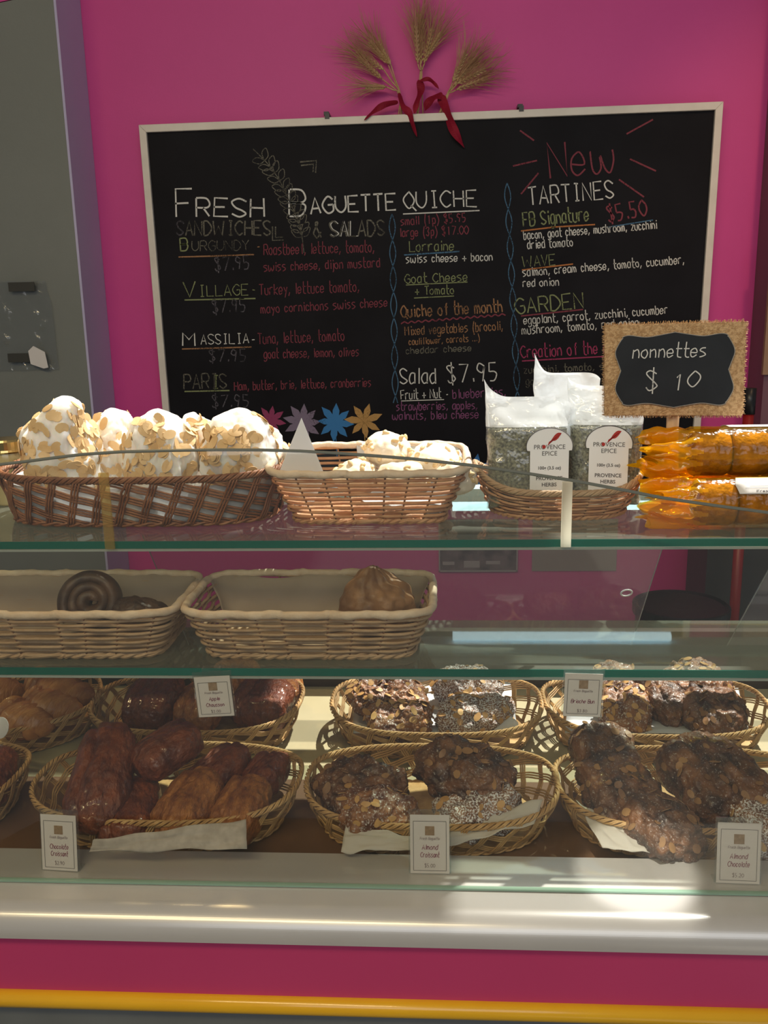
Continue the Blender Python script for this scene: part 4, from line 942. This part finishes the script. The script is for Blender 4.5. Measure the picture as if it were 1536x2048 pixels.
meringue('almond meringue behind the front right one, beside the white paper', 533, 1.330, 1.330, .080, 6, .25, 0, 100)

# centre basket
zr = ZT+.076
xa, xb = at(532, 947, Z=zr)[0], at(941, 955, Z=zr)[0]
shC, locC = rect_basket('bread_basket', 'pale rectangular wicker basket of nut biscuits on top of the case', gR, xa, xb, 1.180, 1.372, ZT, .074, .034, W_PALE, hb=1.16, stakes=22, rows=11, cr=.0027, rim_r=.0055)
liner('paper_liner', 'white paper liner in the basket of nut biscuits', gl, locC, 0, shC, -.10, .28, .99, WPAPER, 8)
g = 'nut biscuits in the pale basket'
def biscuit(label, px, Y, zc, R, seed):
    c = at(px, 915, Y=Y); c[2] = zc
    def fn(d): 
        p = Vector((d.x*R*1.15, d.y*R, d.z*R*.8)); return p+d*(.004*fbm(p, 40, seed)+.002*fbm(p, 110, seed))
    mb = blob(fn, False); V, N = normals(mb); r_ = random.Random(seed); nb = MB()
    for _ in range(46):
        i = r_.randrange(len(V))
        if N[i][2] < -.1: continue
        ax = Vector((r_.gauss(0, 1), r_.gauss(0, 1), r_.gauss(0, 1))).normalized(); q = ax.to_track_quat('X', 'Z')
        nb.add([Vector(V[i])+q @ Vector((d[0]*.0062, d[1]*.0036, d[2]*.0034)) for d in ICO2[0]], ICO2[1])
    o = thing('nut_biscuit', label, 'biscuit', c, (0, 0, seed), g); obj('biscuit_body', mb, COOKIE, o, smooth=True); obj('pine_nuts', nb, NUT, o, smooth=True)
biscuit('nut covered biscuit at the left of the pale basket, beside the bare weave', 712, 1.262, 1.263, .032, 1)
biscuit('nut covered biscuit standing highest in the middle of the pale basket', 775, 1.305, 1.296, .034, 2)
biscuit('nut covered biscuit in the front middle of the pale basket', 806, 1.250, 1.262, .034, 3)
biscuit('nut covered biscuit right of the middle in the pale basket', 866, 1.290, 1.280, .036, 4)
biscuit('nut covered biscuit in the right corner of the pale basket', 908, 1.245, 1.264, .030, 5)
# pointed paper
A, Bq, Cq = at(603, 836, Y=1.245), at(556, 950, Y=1.228), at(650, 952, Y=1.228)
Dq = (Bq+Cq)/2+np.array([.006, .040, 0]); base = (Bq+Cq)/2
m_ = MB(); lo = np.array([0, .006, -.045])
m_.add([p-base for p in (A, Bq, Cq, Dq, Bq*.7+Cq*.3+lo, Cq*.7+Bq*.3+lo)], [(0, 1, 2), (0, 2, 3), (0, 3, 1), (1, 4, 5, 2)])
tag(obj('paper_cone', m_, WPAPER, loc=tuple(base), solid=.0008), 'pointed white paper cone standing in the left end of the pale basket', 'paper cone')

# herb basket
zr = ZT+.056
xa, xb = at(950, 950, Z=zr)[0], at(1284, 945, Z=zr)[0]
shH = Shape((xb-xa)/2-.026, .068, (xb-xa)/2, .088, 2.4, .040, Hf=lambda t: 1.0+.70*cos(t)**4, bulge=.1)
locH = ((xa+xb)/2, 1.292, ZT)
basket('wicker_basket', 'pale oval wicker basket of herb bags on top of the case', 'baskets on top of the case', locH, 0, shH, 'rows', W_PALE, W_PALE2, rows=9, cr=.0020, rim_r=.0026, stakes=20)
def text_mesh(s, size, cx, cz, y, parent, name, m, bold=0.0):
    cu = bpy.data.curves.new('t', 'FONT'); cu.body = s; cu.size = size; cu.align_x = 'CENTER'; cu.offset = bold; cu.resolution_u = 3
    to = bpy.data.objects.new('t', cu); C.objects.link(to); bpy.context.view_layer.update()
    me = bpy.data.meshes.new_from_object(to.evaluated_get(bpy.context.evaluated_depsgraph_get()))
    C.objects.unlink(to); bpy.data.objects.remove(to); bpy.data.curves.remove(cu)
    mb = MB().add([(cx+v.co.x, y, cz+v.co.y) for v in me.vertices], [tuple(p.vertices) for p in me.polygons]); bpy.data.meshes.remove(me)
    return obj(name, mb, m, parent)
def herb_bag(label, px, Y, wd, h, fill, rotz, ears, lab_x=None, seed=1, lean=0.0, dep=.030):
    c = at(px, 1000, Y=Y); zb = ZT+.0085
    o = thing('herb_bag', label, 'bag of herbs', (c[0], Y, zb), (lean, 0, rotz), 'clear bags of dried herbs')
    def sec(t):          # half depth along the height
        return dep*min(1.0, (t/.08)**.5 if t < .08 else 1)*(1.0 if t < fill else max(.04, 1-((t-fill)/(1-fill))**.8))
    def fn(u, v, grow=0.0, tmax=1.0):
        t = v*tmax; a = 2*pi*u; x = spw(cos(a), .55)*(wd/2+grow)*(1+.05*(t > fill)*(t-fill)/(1-fill)); y = spw(sin(a), .75)*(sec(t)+grow)
        z = h*t
        if t > fill: z += (ears[0]*max(0, -cos(a))**3+ears[1]*max(0, cos(a))**3)*((t-fill)/(1-fill))**2
        k = .0030 if grow >= 0 else .002
        return (x+k*fbm((x, y, z), 45, seed), y+k*1.3*fbm((x, y, z), 50, seed+3), z+.002)
    hb = MB().grid(lambda u, v: fn(u, v, -.0022, fill*(1+.06*sin(2*pi*u*2+seed)*0)), 80, 30, wrap=True)
    nb = len(hb.v); ring = [(u*30+29) for u in range(80)]; hb.f.append(tuple(ring)); hb.m.append(0); ring0 = [u*30 for u in range(80)]; hb.f.append(tuple(reversed(ring0))); hb.m.append(0)
    r_ = random.Random(seed)
    for _ in range(420):   # loose crumbled leaves at the top of the fill
        a = r_.uniform(0, 2*pi); x = cos(a)*(wd/2-.004)*r_.random()**.5; y = sin(a)*dep*.85*r_.random()**.5; z = h*fill+r_.uniform(-.004, .005); L_ = r_.uniform(.002, .005); b = r_.uniform(0, pi)
        hb.tube([(x, y, z), (x+L_*cos(b), y+L_*.4*sin(b*3), z+L_*sin(b)*.6)], .0007, 3)
    obj('dried_herbs', hb, HERB, o)
    fm_ = MB().grid(lambda u, v: fn(u, v), 80, 36, wrap=True)
    for i in range(len(fm_.f)):
        fm_.m[i] = 1 if (i % 35)/35.0 > fill+.02 else 0
    obj('film', fm_, [BAGFILM, BAGTOP], o, smooth=True)
    if lab_x is None: return
    lw, lh = .054, .124; y = -(dep+.0042); lx = lab_x
    pts = [(lx-lw/2, 0.004), (lx+lw/2, 0.004), (lx+lw/2, lh-.036)]
    pts += [(lx+lw*.60*cos(a), lh-.030+.026*sin(a)) for a in np.linspace(-.22, pi+.22, 18)]
    pts += [(lx-lw/2, lh-.036)]
    lb = obj('label', MB().prism(pts, y, y+.0006), mat('label_white', (.80, .80, .80), rough=.5), o)
    yy = y-.0004
    ob = MB(); ob.tube([(lx+lw*.60*cos(a), yy, lh-.030+.026*sin(a)) for a in np.linspace(-.25, pi+.25, 30)], .0006, 4, ref=(0, 1, 0)); obj('oval_outline', ob, INK, lb)
    lf = MB(); P = [(lx+.002+.0145*t, lh-.0215+.010*t+.0045*sin(pi*t)) for t in np.linspace(-.35, 1, 9)]+[(lx+.002+.0145*t, lh-.0215+.010*t-.0045*sin(pi*max(t, 0))) for t in np.linspace(1, -.2, 9)]
    lf.add([(a, yy, b) for a, b in P], [tuple(range(len(P)))]); obj('leaf_emblem', lf, REDINK, lb)
    text_mesh('PROVENCE', .0088, lx, lh-.0335, yy, lb, 'lettering', INK); text_mesh('EPICE', .0088, lx, lh-.0425, yy, lb, 'lettering', INK)
    dt = MB(); dt.add([(lx-.0078+.0026*cos(a), yy-.0002, lh-.0302+.0026*sin(a)) for a in np.linspace(0, 2*pi, 13)[:-1]], [tuple(range(12))]); obj('red_dot', dt, REDINK, lb)
    for s_, z, sz in (('100g (3.5 oz)', .062, .0062), ('PROVENCE', .047, .0074), ('HERBS', .038, .0074)): text_mesh(s_, sz, lx, z, yy, lb, 'lettering', INK, .00012)
    bc = MB()
    for k in range(14): bc.box(lx-.012+k*.0018, lx-.0115+k*.0018+.0004*(k % 3), yy-.0001, yy, .005, .0115)
    for k in range(2): bc.box(lx-.018, lx+.016-.006*k, yy-.0001, yy, .0155+k*.0035, .0163+k*.0035)
    obj('barcode_lines', bc, INK, lb)
k_ = 1.0
herb_bag('clear bag of dried herbs at the front left with its whole label in view', 1054, 1.262, .116, .160, .72, RD(2), (.026, -.010), .026, 1, RD(-3))
herb_bag('clear bag of dried herbs on the right with its label, below the sign', 1206, 1.285, .104, .172, .66, RD(-8), (.012, .0), .004, 2, RD(-2))
herb_bag('clear bag of herbs at the back, only its white pointed top showing', 1128, 1.335, .095, .188, .45, RD(6), (.030, -.01), None, 3, 0, .018)

# sign on a stand
sp = np.array([at(1337, 1000, Y=1.272)[0], 1.272, ZT])
sign = thing('table_sign', 'burlap framed black sign on a wooden stand reading nonnettes', 'sign', sp, (0, 0, RD(-3)))
m_ = MB(); m_.lathe([(.038, 0), (.040, .002), (.040, .006), (.036, .009), (.012, .010)], 48); obj('base_disc', m_, WOOD, sign, smooth=False)
zt_ = at(1340, 832, Y=1.27)[2]-ZT
m_ = MB(); m_.lathe([(.009, .009), (.0125, .020), (.0125, .05), (.0105, zt_*.55), (.0085, zt_*.85), (.009, zt_+.05)], 20); obj('post', m_, WOOD, sign, smooth=True)
cn = [at(*p, Y=1.255)-sp for p in ((1212, 651), (1492, 643), (1484, 830), (1212, 832))]
cn = [np.array([c_[0], c_[2]]) for c_ in cn]; ctr = sum(cn)/4
obj('burlap_panel', MB().prism([tuple(c_) for c_ in cn], -.017, -.011), BURLAP, sign)
fr = MB(); r_ = random.Random(9)
for i in range(4):
    a, b = cn[i], cn[(i+1) % 4]; d = (b-a)/np.linalg.norm(b-a); nn = np.array([-d[1], d[0]]); nn = nn if np.dot(nn, (a+b)/2-ctr) > 0 else -nn
    for k in range(int(np.linalg.norm(b-a)/.0011)):
        p = a+d*(.0011*k); L_ = r_.uniform(.0015, .0042); q = p+nn*L_+d*r_.uniform(-.0015, .0015); y = -.014+r_.uniform(-.0025, .0025)
        fr.tube([(p[0], y, p[1]), (q[0], y-.0005, q[1])], [.0006, .0004], 3)
obj('frayed_edge', fr, BURLAP, sign)
def inq(u, v): return (cn[3]*(1-u)+cn[2]*u)*(1-v)+(cn[0]*(1-u)+cn[1]*u)*v
pl = []
W_, H_ = np.linalg.norm(cn[1]-cn[0]), np.linalg.norm(cn[0]-cn[3])
for i in range(400):
    g_ = i/400*2*pi; c_, s_ = cos(g_), sin(g_)
    ex = 2/9.0; bx, bz = spw(c_, ex), spw(s_, ex)
    side = abs(bz) < abs(bx)
    if side: q_ = bz; k_ = .020*cos(q_*pi*2.0)*(1-q_**6)
    else: q_ = bx; k_ = .026*cos(q_*pi*2.0)*(1-q_**6)
    e = (.405-k_)*bx if side else .405*bx; f_ = .385*bz if side else (.385+k_*.9)*bz
    pl.append(tuple(inq(.5+e, .5+f_)))
obj('slate_panel', MB().prism(pl, -.0195, -.017), SLATE, sign)
outl = MB(); outl.tube([(p[0], -.0196, p[1]) for p in pl], .0005, 4, closed=True, ref=(0, 1, 0)); obj('panel_outline', outl, mat('pale_outline', (.35, .33, .30), rough=.7), sign)
WC = chalk('sign_chalk', (.62, .62, .60), .80)
m_ = MB(); mp = lambda px, py: (lambda q: np.array([q[0], -.0202, q[2]]))(at(px, py, Y=1.252)-sp)
write(m_, 'nonnettes', 1268, 717, 1412, 713, 26, .0015, mp, NB, .2, .15); obj('chalk_lettering', m_, WC, sign)
m_ = MB(); write(m_, '$', 1294, 782, 1320, 781, 40, .0017, mp, NB, .1, .1); write(m_, '10', 1346, 783, 1398, 771, 30, .0017, mp, NB, .1, .35); obj('chalk_lettering', m_, WC, sign)

# rolls of gingerbread cakes in amber film
g = 'rolls of gingerbread in amber film'
def roll(label, px_left, Y, z, R, seed, lx, length=.34, la=(0.9, 2.3), lz=.30, rotz=0.0):
    xl = at(px_left, 980, Y=Y)[0]
    o = thing('gingerbread_roll', label, 'packaged cakes', (xl, Y, z-R), (0, 0, rotz), g)
    x0 = .038; n_ = 6; cl = (length-x0)/n_
    for k in range(n_):
        m_ = MB(); r = R-.004; e = .004
        pr = [(x0+k*cl+.001, r-.006), (x0+k*cl+.002, r-.002), (x0+k*cl+.006, r), (x0+(k+1)*cl-.006, r), (x0+(k+1)*cl-.002, r-.002), (x0+(k+1)*cl-.001, r-.006)]
        V = []; sg = 40
        for (x, rr) in pr:
            for s_ in range(sg): a = 2*pi*s_/sg; q = rr*(1+.03*noise.noise(Vector((x*60, cos(a)*3, sin(a)*3+seed)))); V.append((x, q*cos(a), R+q*sin(a)))
        fs = [(i*sg+s_, i*sg+(s_+1) % sg, (i+1)*sg+(s_+1) % sg, (i+1)*sg+s_) for i in range(5) for s_ in range(sg)]+[tuple(range(sg)), tuple(reversed(range(5*sg, 6*sg)))]
        m_.add(V, fs); obj('cake', m_, CAKE, o, smooth=True)
    def fn(u, v):
        x = -.022+(length+.022)*v; a = 2*pi*u; t = (x+.022)/.060
        if t < 1: 
            # gathered, crinkled end
            f = R*(.62+.38*t**.7)*(1+(1-t)*.34*sin(a*7+seed)+(1-t)*.22*sin(a*12+2*seed)+.05*sin(t*14+a*3)); x += (1-t)*.030*noise.noise(Vector((cos(a)*4+seed, sin(a)*4, 1)))
        else: f = R*(1+.012*noise.noise(Vector((x*50, cos(a)*2+seed, sin(a)*2))))
        f = max(.002, f); zz = R+f*sin(a)
        return (x, f*cos(a), max(zz, .0006+.0005*cos(a)))
    fmb = MB().grid(fn, 120, 90, wrap=True)
    for i in range(len(fmb.f)): fmb.m[i] = 1 if (i % 89) < 14+3*sin(i//89*.7) else 0
    obj('film', fmb, [FILM, FILM_END], o, smooth=True)
    lb = MB().grid(lambda u, v: (lx+.004*abs(v-.5)*2*(u < .02)+(length-.004-lx)*u, -(R+.0012)*cos(la[0]+(la[1]-la[0])*v), R+(R+.0012)*sin(la[0]+(la[1]-la[0])*v)), 16, 16)
    lo = obj('label', lb, mat('roll_label', (.74, .72, .70), rough=.5), o, smooth=True, solid=.0004)
    am = la[0]+.16; tb = MB()
    mpp = lambda x, y: np.array((x, -(R+.0018)*cos(la[0]+y), R+(R+.0018)*sin(la[0]+y)))
    nrm = (0, -cos(la[0]+.2), sin(la[0]+.2))
    write(tb, 'Fresh Baguette', lx+.026, -.07, lx+.075, -.07, .07, .0007, lambda x, y: mpp(x, -y), nrm, .05)
    for k, yy in enumerate((.22, .30, .45, .53, .61)): tb.ribbon([mpp(lx+.012+.006*(k % 2), yy), mpp(lx+.055+.02*(k % 3), yy)], .0004, nrm)
    obj('printed_lines', tb, INK, lo)
R0 = .0355
roll('upper roll of gingerbread cakes in amber film lying on the lower one', 1318, 1.216, ZT+R0*2.72, R0, 1, .082, la=(1.32, 2.5))
roll('lower roll of gingerbread cakes in amber film lying on the glass, front right', 1332, 1.181, ZT+R0, R0, 2, .082, la=(.48, 1.25))
roll('roll of gingerbread cakes in amber film at the back, under the upper roll', 1405, 1.2525, ZT+R0, R0, 3, .06)

# honey jars
for lab, px, Y, R in (('honey jar with brass lid behind the brown basket, nearest the edge', -8, 1.372, .030), ('honey jar with brass lid right behind the brown basket, second from the edge', 62, 1.432, .030)):
    c = at(px, 880, Y=Y-R); h = c[2]-ZT-.002
    o = thing('honey_jar', lab, 'jar', (c[0], Y, ZT), group='honey jars with brass lids')
    m_ = MB(); m_.lathe([(R*.9, 0), (R*.97, .004), (R*.97, h*.70), (R*.88, h*.80), (R*.86, h*.84)], 36); obj('jar_body', m_, JARM, o, smooth=True)
    m_ = MB(); m_.lathe([(R*1.0, h*.80), (R*1.03, h*.82), (R*1.0, h*.85), (R*1.0, h*.97), (R*.95, h), (R*.4, h*1.005)], 36); obj('jar_lid', m_, BRASS, o)
